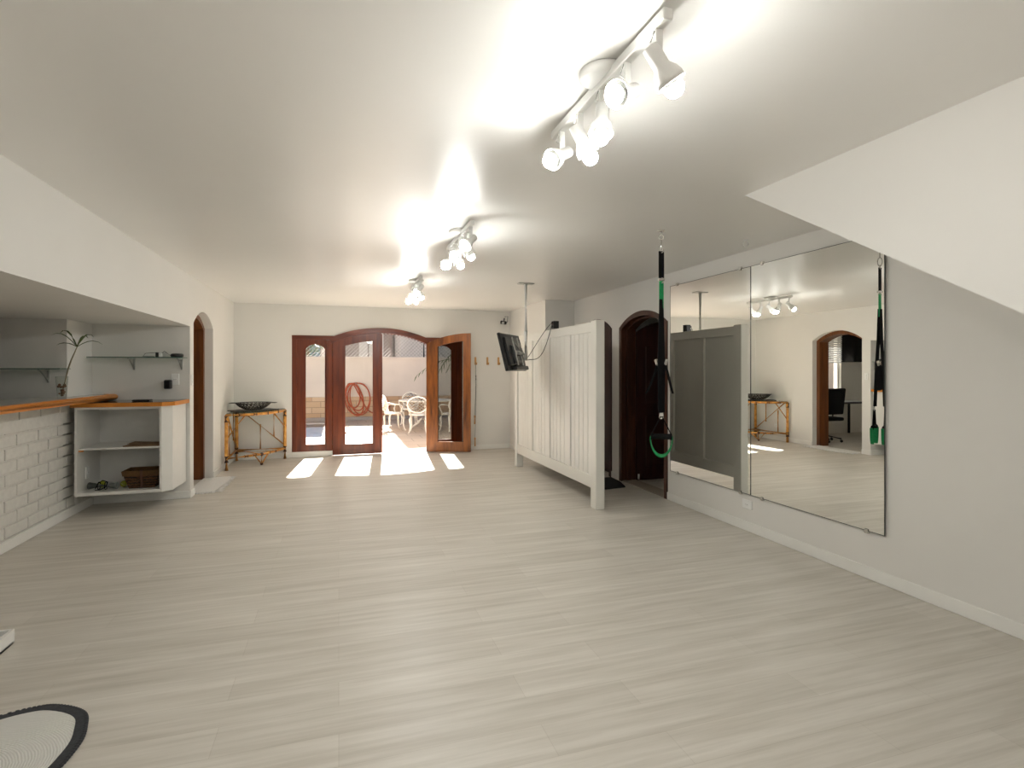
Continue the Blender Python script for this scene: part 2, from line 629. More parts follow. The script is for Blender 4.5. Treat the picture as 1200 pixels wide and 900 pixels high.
# study behind left arch: back wall with a window opening
WX0, WX1, WZ0, WZ1 = -4.0, -3.2, 0.95, 2.3
bm = BM()
box(bm, -5.2, WX0, YB, 9.85, 0, CZ); box(bm, WX1, XL, YB, 9.85, 0, CZ)
box(bm, WX0, WX1, YB, 9.85, 0, WZ0); box(bm, WX0, WX1, YB, 9.85, WZ1, CZ)
struct('wall_study', bm, WALL, 'study back wall with a window, behind the left arch', 'wall')


# skirting boards
def skirting(name, x0, x1, y0, y1, lab):
    bm = BM(); box(bm, x0, x1, y0, y1, 0, 0.085, 0.004)
    struct(name, bm, SKIRT, lab, 'skirting board')


skirting('baseboard_right', XR - 0.014, XR, -1.2, DR0 - 0.0, 'white skirting under the mirrors')
skirting('baseboard_right_middle', XR - 0.014, XR, DR1, D20, 'white skirting between the two dark right doors')
skirting('baseboard_right_far', XR - 0.014, XR, D21, 7.83, 'white skirting beyond the right doors')
skirting('baseboard_pier', 3.006, 3.02, 7.816, YB, 'white skirting along the back right pier')
skirting('baseboard_pier_front', 3.02, XR - 0.014, 7.816, 7.83, 'white skirting on the pier end')
skirting('baseboard_back_right', FX1, 3.006, YB - 0.014, YB, 'white skirting under the wall hooks')
skirting('baseboard_back_left', XL, FX0, YB - 0.014, YB, 'white skirting behind the corner table')
skirting('baseboard_left', XL, XL + 0.014, DL1, YB - 0.014, 'white skirting beside the corner table')
skirting('baseboard_left_pier', XL, XL + 0.014, 6.956, DL0, 'white skirting on the arch pier')
skirting('baseboard_alcove', XB + 0.014, XL, 6.956, 6.97, 'white skirting below the shelf cabinet')
skirting('baseboard_bar', XB, XB + 0.014, 2.3, 6.956, 'white skirting along the brick bar')

# brick bar: core plus raised painted bricks, one wall
bm = BM()
box(bm, XB - 0.12, XB - 0.034, 2.3, 6.4, 0, 1.135)
box(bm, XB - 0.045, XB - 0.018, 2.3, 6.61, 0.93, 1.135)
box(bm, XB - 0.045, XB, 6.61, 6.968, 0, 1.135)
box(bm, XB - 0.045, XB - 0.004, 2.3, 6.61, 0.0, 0.088)
rh, bl = 0.1045, 0.345
row = 0
z = 0.0885
while z + rh < 1.15:
    y = 2.3 - (bl / 2 if row % 2 else 0)
    xo = XB if z > 0.93 else XB - 0.018
    zt = min(z + rh - 0.015, 1.134)
    while y < 6.6:
        a, c = max(2.3, y), min(6.6, y + bl - 0.015)
        if c - a > 0.04:
            box(bm, xo - 0.024, xo + random.uniform(-0.003, 0.002), a, c, z, zt, 0.004)
        y += bl
    z += rh
    row += 1
struct('wall_bar', bm, BRICKW, 'white painted brick front of the bar counter', 'wall')


# ------------------------------------------------------------------ french doors
FRONT = YB - 0.005
DEP = 0.09
d1 = struct('door_1', None or (lambda bm: (
    box(bm, FX0, FX0 + 0.075, FRONT, FRONT + DEP + 0.03, 0.09, 2.01, 0.004),
    box(bm, FX1 - 0.075, FX1, FRONT, FRONT + DEP + 0.03, 0.09, 2.01, 0.004),
    bm)[-1])(BM()), MAHOG, 'fixed mahogany frame and sidelights of the french doors', 'door frame')
bm = BM()
box(bm, -0.20, -0.10, FRONT, FRONT + DEP, 0.0, 1.94, 0.004)
box(bm, 1.485, 1.585, FRONT, FRONT + DEP, 0.0, 1.94, 0.004)
obj('mullion', bm, MAHOG, d1)
bm = BM()
box(bm, FX0, AX0 + 0.05, FRONT - 0.01, FRONT + DEP + 0.03, 1.945, 2.015, 0.004)
box(bm, AX1 - 0.05, FX1, FRONT - 0.01, FRONT + DEP + 0.03, 1.945, 2.015, 0.004)
ao = arch(AX0 - 0.03, AX1 + 0.03, 1.975, 2.165, 28)
ai = arch(AX0 + 0.01, AX1 - 0.01, 1.885, 2.078, 28)
band(bm, [(x, FRONT - 0.02, z) for x, z in ao], [(x, FRONT - 0.02, z) for x, z in ai], (0, DEP + 0.05, 0))
obj('arched_head', bm, MAHOG_H, d1)
bm = BM()
for k in range(1, 28):   # stepped dentil moulding beneath the arch
    x, z = ai[k]
    box(bm, x - 0.012, x + 0.012, FRONT + 0.045, FRONT + 0.08, z - 0.014, z + 0.004)
obj('dentil_moulding', bm, MAHOG_H, d1)


def leaf(parent_name, x0, x1, z0, side_hi, gx0, gx1, gz0, gsp, gap, ztop, yf, th, mat, glassmat, parent, ybias=0.0):
    """framed door panel in the plane Y=yf; ztop(x) outline top, glass opening with arched top"""
    n = 20
    ga = arch(gx0, gx1, gsp, gap, n) if gsp else [(gx0 + (gx1 - gx0) * k / n, ztop(gx0 + (gx1 - gx0) * k / n) - gap) for k in range(n + 1)]
    bm = BM()
    box(bm, x0, gx0, yf, yf + th, z0, ztop(gx0) - 0.3)
    # shape the tops: stile caps
    prism(bm, [(x0, yf, ztop(gx0) - 0.3), (gx0, yf, ztop(gx0) - 0.3), (gx0, yf, ztop(gx0)), (x0, yf, ztop(x0))], (0, th, 0))
    box(bm, gx1, x1, yf, yf + th, z0, ztop(x1) - 0.3)
    prism(bm, [(gx1, yf, ztop(x1) - 0.3), (x1, yf, ztop(x1) - 0.3), (x1, yf, ztop(x1)), (gx1, yf, ztop(gx1))], (0, th, 0))
    box(bm, gx0, gx1, yf, yf + th, z0, gz0)
    band(bm, [(x, yf, ztop(x)) for x, _ in ga], [(x, yf, z) for x, z in ga], (0, th, 0))
    # raised bead around glass
    loop = [(gx0, gz0), (gx1, gz0)] + [(x, z) for x, z in ga[::-1]]
    tube(bm, [(x, yf, z) for x, z in loop], 0.008, 6, closed=True)
    f = obj(parent_name, bm, mat, parent)
    bm = BM()
    prism(bm, [(x, yf + th * 0.45, z) for x, z in loop], (0, 0.004, 0))
    p = obj('glass_pane', bm, glassmat, f if parent is None else f)
    return f


# sidelights
bm = BM(); box(bm, -0.125, -0.085, FRONT + 0.045, FRONT + DEP - 0.002, 0.012, 1.9); obj('door_stop', bm, MAHOG, d1)
s1 = leaf('sidelight', -0.662, -0.199, 0.09, 1, -0.525, -0.215, 0.20, 1.79, 1.875, lambda x: 1.945, FRONT + 0.015, 0.05, MAHOG, GLASS, d1)
s2 = leaf('sidelight', 1.584, 2.047, 0.09, 1, 1.60, 1.925, 0.20, 1.79, 1.875, lambda x: 1.945, FRONT + 0.015, 0.05, MAHOG, GLASS, d1)
bm = BM(); box(bm, FX0, -0.10, FRONT - 0.012, FRONT + 0.12, 0.0, 0.09, 0.004); box(bm, 1.485, FX1, FRONT - 0.012, FRONT + 0.12, 0.0, 0.09, 0.004)
obj('sill', bm, SKIRT, d1, label='white sill below the sidelights')


def topz(x):
    c, R = 0.6925, ((0.8125 ** 2 + 0.185 ** 2) / (2 * 0.185))
    return 2.085 - R + math.sqrt(max(0, R * R - (x - c) ** 2))


# left leaf, shut
dl = thing('door_2', 'closed mahogany french door leaf with a tall glass pane', 'door', (-0.098, FRONT, 0.012))
dl['kind'] = 'structure'
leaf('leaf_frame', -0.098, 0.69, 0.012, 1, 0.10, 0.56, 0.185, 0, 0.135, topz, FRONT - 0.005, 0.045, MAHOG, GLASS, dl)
bm = BM(); box(bm, 0.685, 0.715, FRONT - 0.02, FRONT - 0.004, 0.02, 2.06, 0.004)
obj('meeting_strip', bm, MAHOG, dl)
bm = BM()
for z in (0.22, 1.0, 1.72):
    tube(bm, [(-0.099, FRONT - 0.012, z - 0.045), (-0.099, FRONT - 0.012, z + 0.045)], 0.008, 8)
obj('hinge', bm, STEEL, dl)
# right leaf: same leaf mirrored, swung into the room about its hinge at x=1.483
dr = thing('door_3', 'open worn amber french door leaf swung into the room', 'door', (1.483, FRONT - 0.01, 0.012))
dr['kind'] = 'structure'
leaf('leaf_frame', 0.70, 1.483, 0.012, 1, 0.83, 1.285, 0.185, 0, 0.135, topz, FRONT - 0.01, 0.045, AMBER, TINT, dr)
bm = BM()
for z in (0.22, 1.0, 1.72):
    tube(bm, [(1.484, FRONT - 0.017, z - 0.045), (1.484, FRONT - 0.017, z + 0.045)], 0.008, 8)
obj('hinge', bm, STEEL, dr)
dr.rotation_euler = (0, 0, PI - math.radians(22))


# ------------------------------------------------------------------ arched wooden doors in side walls
def arch_frame(bm, x0, dx, y0, y1, spring, apex, t, z0=0.0):
    o = [(y0, z0)] + arch(y0, y1, spring, apex) + [(y1, z0)]
    i = [(y0 + t, z0)] + arch(y0 + t, y1 - t, spring - t * 0.4, apex - t) + [(y1 - t, z0)]
    band(bm, [(x0, y, z) for y, z in o], [(x0, y, z) for y, z in i], (dx, 0, 0))


# right door (near): frame flush with the wall, leaf swung back into the dark room
d4 = struct('door_4', (lambda bm: (arch_frame(bm, XR - 0.012, 0.21, DR0 + 0.001, DR1 - 0.001, 1.99, 2.164, 0.06), bm)[1])(BM()), MIDWOOD,
            'arched dark wooden doorway left of the mirrors', 'door')
bm = BM()
arch_frame(bm, XR + 0.06, 0.06, DR0 + 0.06, DR1 - 0.06, 1.966, 2.104, 0.025)
obj('door_stop', bm, MIDWOOD, d4)
bm = BM()
ys = DR1 - 0.10
pts = [(XR + 0.20, 0.01), (XR + 1.15, 0.01)] + [(a, z) for a, z in arch(XR + 1.15, XR + 0.20, 1.94, 2.09, 12)]
prism(bm, [(x, ys, z) for x, z in pts], (0, 0.04, 0))
for (za, zb) in ((0.18, 0.85), (1.0, 1.75)):
    box(bm, XR + 0.32, XR + 1.03, ys - 0.012, ys, za, zb, 0.006)
obj('leaf', bm, DARKWOOD, d4)
bm = BM(); box(bm, XR + 0.205, XR + 0.225, ys - 0.02, ys, 0.02, 0.09, 0.003)
obj('door_wedge', bm, PLASTIC, d4, label='small white catch at the foot of the leaf')
bm = BM(); box(bm, XR - 0.0, XR + 0.2, DR0 + 0.06, DR1 - 0.06, 0.001, 0.012, 0.002)
obj('threshold', bm, TILE, d4)
# second right door, mostly behind the partition
d5 = struct('door_5', (lambda bm: (arch_frame(bm, XR - 0.012, 0.21, D20 + 0.001, D21 - 0.001, 2.0, 2.164, 0.07), bm)[1])(BM()), DARKWOOD,
            'second arched dark doorway, seen behind the white partition', 'door')
bm = BM()
pts = [(D20 + 0.07, 0.01), (D21 - 0.07, 0.01)] + arch(D21 - 0.07, D20 + 0.07, 1.97, 2.09, 12)
prism(bm, [(XR + 0.1, y, z) for y, z in pts], (0.04, 0, 0))
obj('leaf', bm, DARKWOOD, d5)
# left arched doorway lined in wood
d6 = struct('door_6', (lambda bm: (arch_frame(bm, XL - 0.10, -0.22, DL0 + 0.001, DL1 - 0.001, 1.99, 2.159, 0.065), bm)[1])(BM()), DOORWOOD,
            'arched brown wooden door frame set in the left wall', 'door')
bm = BM()
box(bm, XL - 1.25, XL - 0.33, DL0 + 0.02, DL0 + 0.055, 0.01, 1.95, 0.004)
for (za, zb) in ((0.18, 0.85), (1.0, 1.75)):
    box(bm, XL - 1.13, XL - 0.45, DL0 + 0.055, DL0 + 0.065, za, zb, 0.004)
obj('leaf', bm, DOORWOOD, d6)

# ------------------------------------------------------------------ study beyond the left arch
w1 = struct('window_1', (lambda bm: (
    box(bm, WX0, WX0 + 0.04, YB + 0.06, YB + 0.12, WZ0, WZ1), box(bm, WX1 - 0.04, WX1, YB + 0.06, YB + 0.12, WZ0, WZ1),
    box(bm, WX0, WX1, YB + 0.06, YB + 0.12, WZ0, WZ0 + 0.04), box(bm, WX0, WX1, YB + 0.06, YB + 0.12, WZ1 - 0.04, WZ1),
    box(bm, (WX0 + WX1) / 2 - 0.02, (WX0 + WX1) / 2 + 0.02, YB + 0.06, YB + 0.12, WZ0, WZ1), bm)[-1])(BM()), WHITE,
    'study window seen in the mirror', 'window')
bm = BM(); box(bm, WX0 + 0.03, WX1 - 0.03, YB + 0.085, YB + 0.09, WZ0 + 0.03, WZ1 - 0.03)
obj('glass_pane', bm, GLASS, w1)
vb = thing('venetian_blind', 'white slatted blind half lowered over the study window', 'blind', (WX0 + 0.4, YB - 0.03, WZ1))
bm = BM(); box(bm, WX0, WX1, YB - 0.06, YB - 0.01, WZ1, WZ1 + 0.05, 0.004)
obj('headrail', bm, BLIND, vb)
bm = BM()
for k in range(14):
    z = WZ1 - 0.03 - k * 0.05
    obox(bm, (WX0 + 0.4, YB - 0.035, z), 0.78, 0.05, 0.003, Matrix.Rotation(0.95, 3, 'X'))
obj('slats', bm, BLIND, vb)
for x in (WX0 + 0.15, WX1 - 0.15):
    bm = BM(); tube(bm, [(x, YB - 0.035, WZ1), (x, YB - 0.035, WZ1 - 0.72)], 0.002, 5)
    obj('cord', bm, PLASTIC, vb)

oc = thing('office_chair', 'black swivel office chair in the study, seen in the mirror', 'chair', (-2.36, 8.6, 0))
bm = BM(); box(bm, -2.60, -2.12, 8.34, 8.80, 0.43, 0.50, 0.025, seg=2)
obj('seat', bm, FOAM, oc)
bm = BM(); obox(bm, (-2.36, 8.33, 0.82), 0.44, 0.05, 0.52, Matrix.Rotation(0.12, 3, 'X'), 0.02)
obj('backrest', bm, FOAM, oc)
bm = BM(); tube(bm, [(-2.36, 8.57, 0.12), (-2.36, 8.57, 0.43)], 0.025, 10)
obj('column', bm, STEEL, oc)
bm = BM()
for k in range(5):
    a = k * 2 * PI / 5 + 0.3
    tube(bm, [(-2.36, 8.57, 0.13), (-2.36 + 0.28 * math.cos(a), 8.57 + 0.28 * math.sin(a), 0.075)], 0.018, 8)
    sphere(bm, (-2.36 + 0.28 * math.cos(a), 8.57 + 0.28 * math.sin(a), 0.03), 0.029, 2)
obj('wheel_base', bm, BLACK, oc)
for s in (-1, 1):
    bm = BM()
    tube(bm, [(-2.36 + s * 0.25, 8.63, 0.46), (-2.36 + s * 0.28, 8.63, 0.66), (-2.36 + s * 0.28, 8.41, 0.68)], 0.016, 8)
    obj('armrest', bm, BLACK, oc)
dk = thing('writing_desk', 'dark desk under the study window', 'desk', (-3.5, 9.3, 0))
bm = BM(); box(bm, -4.2, -2.7, 9.12, 9.58, 0.70, 0.74, 0.005)
obj('desk_top', bm, BLACK, dk)
for x in (-4.15, -2.79):
    for y in (9.14, 9.54):
        bm = BM(); box(bm, x, x + 0.04, y, y + 0.04, 0, 0.70, 0.003)
        obj('leg', bm, BLACK, dk)
hc = thing('wall_cupboard', 'black cupboard hung high in the study', 'cupboard', (-4.62, 9.4, 1.6))
bm = BM(); box(bm, -5.15, -3.98, 9.3, 9.645, 1.62, 2.35, 0.005)
obj('body', bm, FOAM, hc)
for x in (-5.14, -4.56):
    bm = BM(); box(bm, x, x + 0.57, 9.28, 9.3, 1.63, 2.34, 0.004)
    obj('door', bm, FOAM, hc)

# ------------------------------------------------------------------ bar counter and shelf cabinet
bc = thing('bar_counter', 'long speckled stone bar top with a rounded orange wood edge', 'counter', (-2.5, 4.6, 1.135))
bm = BM(); prism(bm, [(-2.86, 2.31, 1.137), (-2.335, 2.31, 1.137), (-2.335, 6.86, 1.137), (-2.42, 6.955, 1.137), (-2.527, 6.955, 1.137), (-2.527, 6.39, 1.137), (-2.86, 6.39, 1.137)], (0, 0, 0.045))
obj('stone_top', bm, GRANITE, bc)
bm = BM()
e = [(-2.335, 2.31), (-2.335, 6.86), (-2.36, 6.915), (-2.42, 6.955)]
o = [(-2.285, 2.31), (-2.285, 6.87), (-2.32, 6.945), (-2.40, 6.967)]
band(bm, [(x, y, 1.13) for x, y in o], [(x, y, 1.13) for x, y in e], (0, 0, 0.055))
tube(bm, [(x, y, 1.158) for x, y in o], 0.027, 10)
obj('wood_edge', bm, EDGE, bc)

sc = thing('shelf_cabinet', 'white open shelf cabinet with a chamfered end below the black stone top', 'cabinet', (-2.0, 6.7, 0.2))
X0, X1, Y0, Y1, Z0, Z1 = -2.47, -1.725, 6.40, 6.955, 0.20, 1.075
bm = BM()
bott = [(X0, Y0), (X1, Y0), (-1.648, 6.49), (-1.635, 6.77), (-1.635, Y1), (X0, Y1)]
prism(bm, [(x, y, Z0) for x, y in bott], (0, 0, 0.03))
obj('bottom_panel', bm, WHITE, sc)
bm = BM(); prism(bm, [(x, y, Z1 - 0.022) for x, y in bott], (0, 0, 0.022))
obj('top_rail', bm, WHITE, sc)
bm = BM(); box(bm, X0, X0 + 0.02, Y0, Y1, Z0 + 0.03, Z1 - 0.022)
obj('side_panel', bm, WHITE, sc)
bm = BM(); prism(bm, [(X1 - 0.02, Y0 + 0.001, Z0 + 0.03), (X1, Y0 + 0.001, Z0 + 0.03), (-1.649, 6.49, Z0 + 0.03), (-1.636, 6.77, Z0 + 0.03), (-1.636, Y1, Z0 + 0.03), (X1 - 0.02, Y1, Z0 + 0.03)], (0, 0, Z1 - 0.052 - Z0))
obj('end_panel', bm, WHITE, sc)
bm = BM(); box(bm, X0 + 0.02, X1 - 0.02, Y1 - 0.01, Y1, Z0 + 0.03, Z1 - 0.022)
obj('back_panel', bm, WHITE, sc)
bm = BM(); box(bm, X0 + 0.02, X1 - 0.02, Y0 + 0.03, Y1 - 0.01, 0.648, 0.666, 0.002)
obj('shelf', bm, WHITE, sc)
bm = BM(); box(bm, X0 + 0.021, X0 + 0.06, Y0 + 0.03, Y0 + 0.045, 0.634, 0.648)
obj('shelf_support', bm, EDGE, sc)
tp = thing('cabinet_worktop', 'black stone worktop edged in orange wood on the shelf cabinet', 'worktop', (-2.0, 6.7, 1.075))
cap = [(-2.50, 6.375), (-1.715, 6.375), (-1.625, 6.475), (-1.605, 6.76), (-1.605, 6.965), (-2.5, 6.965)]
bm = BM(); prism(bm, [(x, y, 1.0765) for x, y in [(-2.48, 6.40), (-1.727, 6.40), (-1.648, 6.487), (-1.63, 6.76), (-1.63, 6.965), (-2.48, 6.965)]], (0, 0, 0.042))
obj('stone_top', bm, BLKSTONE, tp)
bm = BM()
band(bm, [(x, y, 1.0762) for x, y in cap[:5]], [(x, y, 1.0762) for x, y in [(-2.48, 6.401), (-1.727, 6.401), (-1.648, 6.487), (-1.63, 6.76), (-1.63, 6.965)]], (0, 0, 0.04))
obj('wood_edge', bm, EDGE, tp)

# things on/in the cabinet
bm = BM()
bk = thing('wicker_basket', 'brown woven wicker basket on the bottom cabinet shelf', 'basket', (-1.93, 6.56, 0.231))


def frustum(bm, cx, cy, z0, z1, a0, b0, a1, b1, wall=0.012):
    def ring(a, b, z):
        return [Vector((cx + sx * a / 2, cy + sy * b / 2, z)) for sx, sy in ((-1, -1), (1, -1), (1, 1), (-1, 1))]
    lo, hi = ring(a0, b0, z0), ring(a1, b1, z1)
    hi2, lo2 = ring(a1 - 2 * wall, b1 - 2 * wall, z1), ring(a0 - 2 * wall, b0 - 2 * wall, z0 + wall)
    R = [[bm.verts.new(p) for p in r] for r in (lo, hi, hi2, lo2)]
    for A, B in zip(R, R[1:]):
        for k in range(4):
            bm.faces.new((A[k], A[(k + 1) % 4], B[(k + 1) % 4], B[k]))
    bm.faces.new(R[0][::-1]); bm.faces.new(R[3])


frustum(bm, -1.93, 6.60, 0.232, 0.385, 0.23, 0.19, 0.32, 0.25)
obj('body', bm, BASKET, bk)
bm = BM(); frustum(bm, -1.93, 6.60, 0.365, 0.415, 0.325, 0.258, 0.34, 0.272, 0.014)
obj('rim', bm, LINING, bk)
bm = BM()
strap(bm, [(-1.925, 6.493, 0.24), (-1.925, 6.468, 0.37), (-1.925, 6.459, 0.418), (-1.925, 6.475, 0.42)], 0.024, 0.004, (1, 0, 0))
obj('leather_strap', bm, RATTAN, bk)
rm = thing('rolled_mat', 'grey rolled exercise mat tied with black bands', 'mat', (-2.27, 6.52, 0.231))
bm = BM()
tube(bm, [(-2.40, 6.54, 0.276), (-2.14, 6.48, 0.276)], 0.036, 16)
sp = [(-2.137 - 0.0 * k, 6.479 + 0.030 * (1 - k / 30) * math.cos(k * 0.6), 0.276 + 0.030 * (1 - k / 30) * math.sin(k * 0.6)) for k in range(28)]
tube(bm, sp, 0.003, 5)
obj('roll', bm, MATGREY, rm)
bm = BM()
for t in (0.35, 0.6):
    cx, cy = -2.40 + 0.26 * t, 6.54 - 0.06 * t
    tube(bm, [(cx, cy + 0.038 * math.cos(a), 0.276 + 0.038 * math.sin(a)) for a in [k * 2 * PI / 14 for k in range(14)]], 0.004, 6, closed=True)
tube(bm, [(-2.33, 6.49, 0.25), (-2.30, 6.478, 0.31), (-2.26, 6.47, 0.335), (-2.215, 6.465, 0.32), (-2.23, 6.46, 0.27), (-2.28, 6.455, 0.245), (-2.32, 6.45, 0.246)], 0.005, 6)
obj('carry_band', bm, BLACKC, rm)
for (x, y, lab) in ((-2.125, 6.62, 'yellow-green tennis ball beside the wicker basket'), (-2.33, 6.66, 'yellow-green tennis ball behind the rolled mat')):
    bm = BM(); sphere(bm, (x, y, 0.264), 0.033, 3)
    tb = obj('tennis_ball', bm, TENNIS, None, (x, y, 0.231)); tag(tb, lab, 'ball', 'tennis balls in the cabinet')
    bm = BM()
    tube(bm, [(x + 0.0335 * math.cos(t) * math.cos(0.45 * math.sin(2 * t)), y + 0.0335 * math.sin(t) * math.cos(0.45 * math.sin(2 * t)), 0.264 + 0.0335 * math.sin(0.45 * math.sin(2 * t))) for t in [k * 2 * PI / 40 for k in range(40)]], 0.0012, 4, closed=True)
    obj('seam', bm, PLASTIC, tb)
bm = BM()
prism(bm, [(-2.08, 6.44, 0.667), (-1.76, 6.44, 0.667), (-1.76, 6.72, 0.667), (-2.0, 6.74, 0.667)], (0, 0, 0.012))
obox(bm, (-1.92, 6.58, 0.684), 0.26, 0.22, 0.004, Matrix.Rotation(0.06, 3, 'Y'))
cb = obj('cardboard_sheet', bm, CARD, None, (-1.92, 6.58, 0.667)); tag(cb, 'brown cardboard folder lying on the middle cabinet shelf', 'cardboard')
ph = thing('smartphone', 'small black tablet lying on the black stone worktop', 'device', (-1.96, 6.62, 1.119))
bm = BM(); box(bm, -2.04, -1.88, 6.56, 6.68, 1.1195, 1.136, 0.006); obj('body', bm, BLACK, ph)
bm = BM(); box(bm, -2.03, -1.89, 6.57, 6.67, 1.136, 1.1375); obj('screen', bm, SCREEN, ph)


def outlet(name, lab, cat, c, n, w=0.075, h=0.118, detail='socket', group=None):
    """flush plate; n points into the room"""
    n = Vector(n)
    t = n.cross(Vector((0, 0, 1))).normalized()
    M3 = Matrix((t, n, Vector((0, 0, 1)))).transposed()
    c = Vector(c)
    o = thing(name, lab, cat, c, 0, group)
    bm = BM(); obox(bm, c + n * 0.005, w, 0.01, h, M3, 0.003); obj('plate', bm, PLASTIC, o)
    bm = BM()
    if detail == 'socket':
        obox(bm, c + n * 0.011, min(w, h) * 0.5, 0.004, min(w, h) * 0.36, M3, 0.002)
        obj('receptacle', bm, PLASTIC, o)
        bm = BM()
        for s in (-0.009, 0.009):
            tube(bm, [c + t * s + n * 0.011, c + t * s + n * 0.0138], 0.003, 8)
        obj('pin_hole', bm, BLACK, o)
    else:
        for s in (-0.022, 0.022):
            obox(bm, c + n * 0.012 + Vector((0, 0, s)), w * 0.36, 0.006, 0.034, M3, 0.002)
        obj('rocker', bm, PLASTIC, o)
    return o


outlet('wall_socket', 'white wall socket behind the black plug above the worktop', 'socket', (-1.745, 6.97, 1.34), (0, -1, 0), 0.08, 0.125)
outlet('wall_socket', 'white horizontal wall socket below the mirrors', 'socket', (XR, 4.04, 0.238), (-1, 0, 0), 0.12, 0.08)
outlet('wall_socket', 'white socket low inside the shelf cabinet', 'socket', (X0 + 0.02, 6.62, 0.40), (1, 0, 0), 0.08, 0.12)
outlet('wall_socket', 'white socket low on the wall under the bamboo table', 'socket', (XL, 9.05, 0.30), (1, 0, 0), 0.11, 0.075)
outlet('light_switch', 'white light switch on the pier left of the arched doorway', 'switch', (XL, 7.045, 1.33), (1, 0, 0), 0.075, 0.118, 'switch')
pa = thing('plug_adapter', 'black plug-in adapter in the socket above the worktop', 'adapter', (-1.80, 6.95, 1.28))
bm = BM(); box(bm, -1.838, -1.768, 6.885, 6.955, 1.235, 1.335, 0.012, seg=2); obj('body', bm, BLACK, pa)
bm = BM(); box(bm, -1.828, -1.778, 6.882, 6.886, 1.25, 1.32, 0.001); obj('face', bm, SCREEN, pa)


# glass shelves
def bracket(parent, x, z, y, d):
    bm = BM()
    box(bm, x - 0.009, x + 0.009, y - d, y, z - 0.012, z)
    box(bm, x - 0.009, x + 0.009, y - 0.012, y, z - 0.13, z)
    tube(bm, [(x, y - d + 0.02, z - 0.006), (x, y - 0.006, z - 0.12)], 0.007, 6)
    obj('bracket', bm, GREYM, parent)


def gshelf(lab, x0, x1, y, z, d, brs):
    g = thing('glass_shelf', lab, 'shelf', ((x0 + x1) / 2, y, z), 0, 'glass wall shelves')
    bm = BM(); box(bm, x0, x1, y - d, y - 0.002, z + 0.001, z + 0.009); obj('glass', bm, SHELFG, g)
    bm = BM(); box(bm, x0, x1, y - d - 0.003, y - d, z, z + 0.01); obj('front_edge', bm, GEDGE, g)
    for x in brs:
        bracket(g, x, z, y, d * 0.85)
    return g


gshelf('green-edged glass shelf above the cabinet worktop', -2.5, -1.625, 6.97, 1.575, 0.22, (-2.14, -1.68))
gshelf('green-edged glass shelf on the dark wall behind the bar', -4.4, -2.50, 6.40, 1.452, 0.22, (-3.9, -2.68))
# small devices on shelf
bm = BM(); lathe(bm, [(0.0, 0), (0.055, 0), (0.062, 0.008), (0.062, 0.03), (0.05, 0.04), (0, 0.041)], (-1.70, 6.86, 1.5855), n=24)
sp = obj('round_speaker', bm, BLACK, None, (-1.70, 6.86, 1.585)); tag(sp, 'round black smart speaker puck at the right end of the glass shelf', 'speaker')
bm = BM(); tube(bm, [(-1.70 + 0.058 * math.cos(a), 6.86 + 0.058 * math.sin(a), 1.608) for a in [k * 2 * PI / 24 for k in range(24)]], 0.0052, 6, closed=True); obj('mesh_band', bm, FOAM, sp)
ad = thing('cube_charger', 'small black and white cube charger on the glass shelf', 'charger', (-1.87, 6.84, 1.585))
bm = BM(); box(bm, -1.895, -1.865, 6.81, 6.86, 1.5855, 1.632, 0.003); obj('dark_half', bm, BLACK, ad)
bm = BM(); box(bm, -1.865, -1.84, 6.81, 6.86, 1.5855, 1.632, 0.003); obj('white_half', bm, PLASTIC, ad)
bm = BM()
tube(bm, [(-1.762, 6.86, 1.60), (-1.80, 6.85, 1.635), (-1.82, 6.84, 1.65), (-1.835, 6.835, 1.63), (-1.89, 6.835, 1.635), (-1.95, 6.85, 1.63), (-2.0, 6.85, 1.625), (-2.02, 6.84, 1.591), (-1.97, 6.82, 1.589), (-1.9, 6.80, 1.589)], 0.0028, 6)
cabl = obj('charging_cable', bm, BLACK, None, (-1.9, 6.83, 1.588)); tag(cabl, 'thin dark charging cable looping over the glass shelf', 'cable')

# plant in glass vase on the bar
PX, PY, PZ = -2.42, 6.02, 1.183
pv = thing('glass_vase', 'clear tapered glass vase with pebbles on the bar', 'vase', (PX, PY, PZ))
bm = BM(); lathe(bm, [(0.0, 0), (0.034, 0), (0.036, 0.012), (0.048, 0.205), (0.045, 0.205), (0.033, 0.016), (0, 0.014)], (PX, PY, PZ), n=24)
obj('glass', bm, GLASS, pv)
bm = BM()
for k in range(26):
    a, r = random.uniform(0, 2 * PI), random.uniform(0, 0.023)
    zz = PZ + 0.03 + (k // 7) * 0.016
    sphere(bm, (PX + r * math.cos(a), PY + r * math.sin(a), zz), random.uniform(0.007, 0.011), 1)
for k in range(6):
    a = k * 1.1
    sphere(bm, (PX + 0.025 * math.cos(a), PY + 0.025 * math.sin(a), PZ + 0.115 + 0.012 * math.sin(k * 2)), 0.013, 1)
o = obj('pebbles', bm, PEBBLE, pv); o['kind'] = 'stuff'
pl = thing('plant_cutting', 'bare-stemmed plant cutting with a tuft of drooping leaves in the vase', 'plant', (PX, PY, PZ + 0.1))
bm = BM()
st = [(-2.415, 6.018, 1.25), (-2.379, 6.007, 1.395), (-2.364, 6.002, 1.458), (-2.335, 5.99, 1.54), (-2.308, 5.985, 1.606), (-2.288, 5.98, 1.655)]
tube(bm, st, [0.006, 0.006, 0.0065, 0.006, 0.005, 0.004], 7)
obj('stem', bm, STEMM, pl)


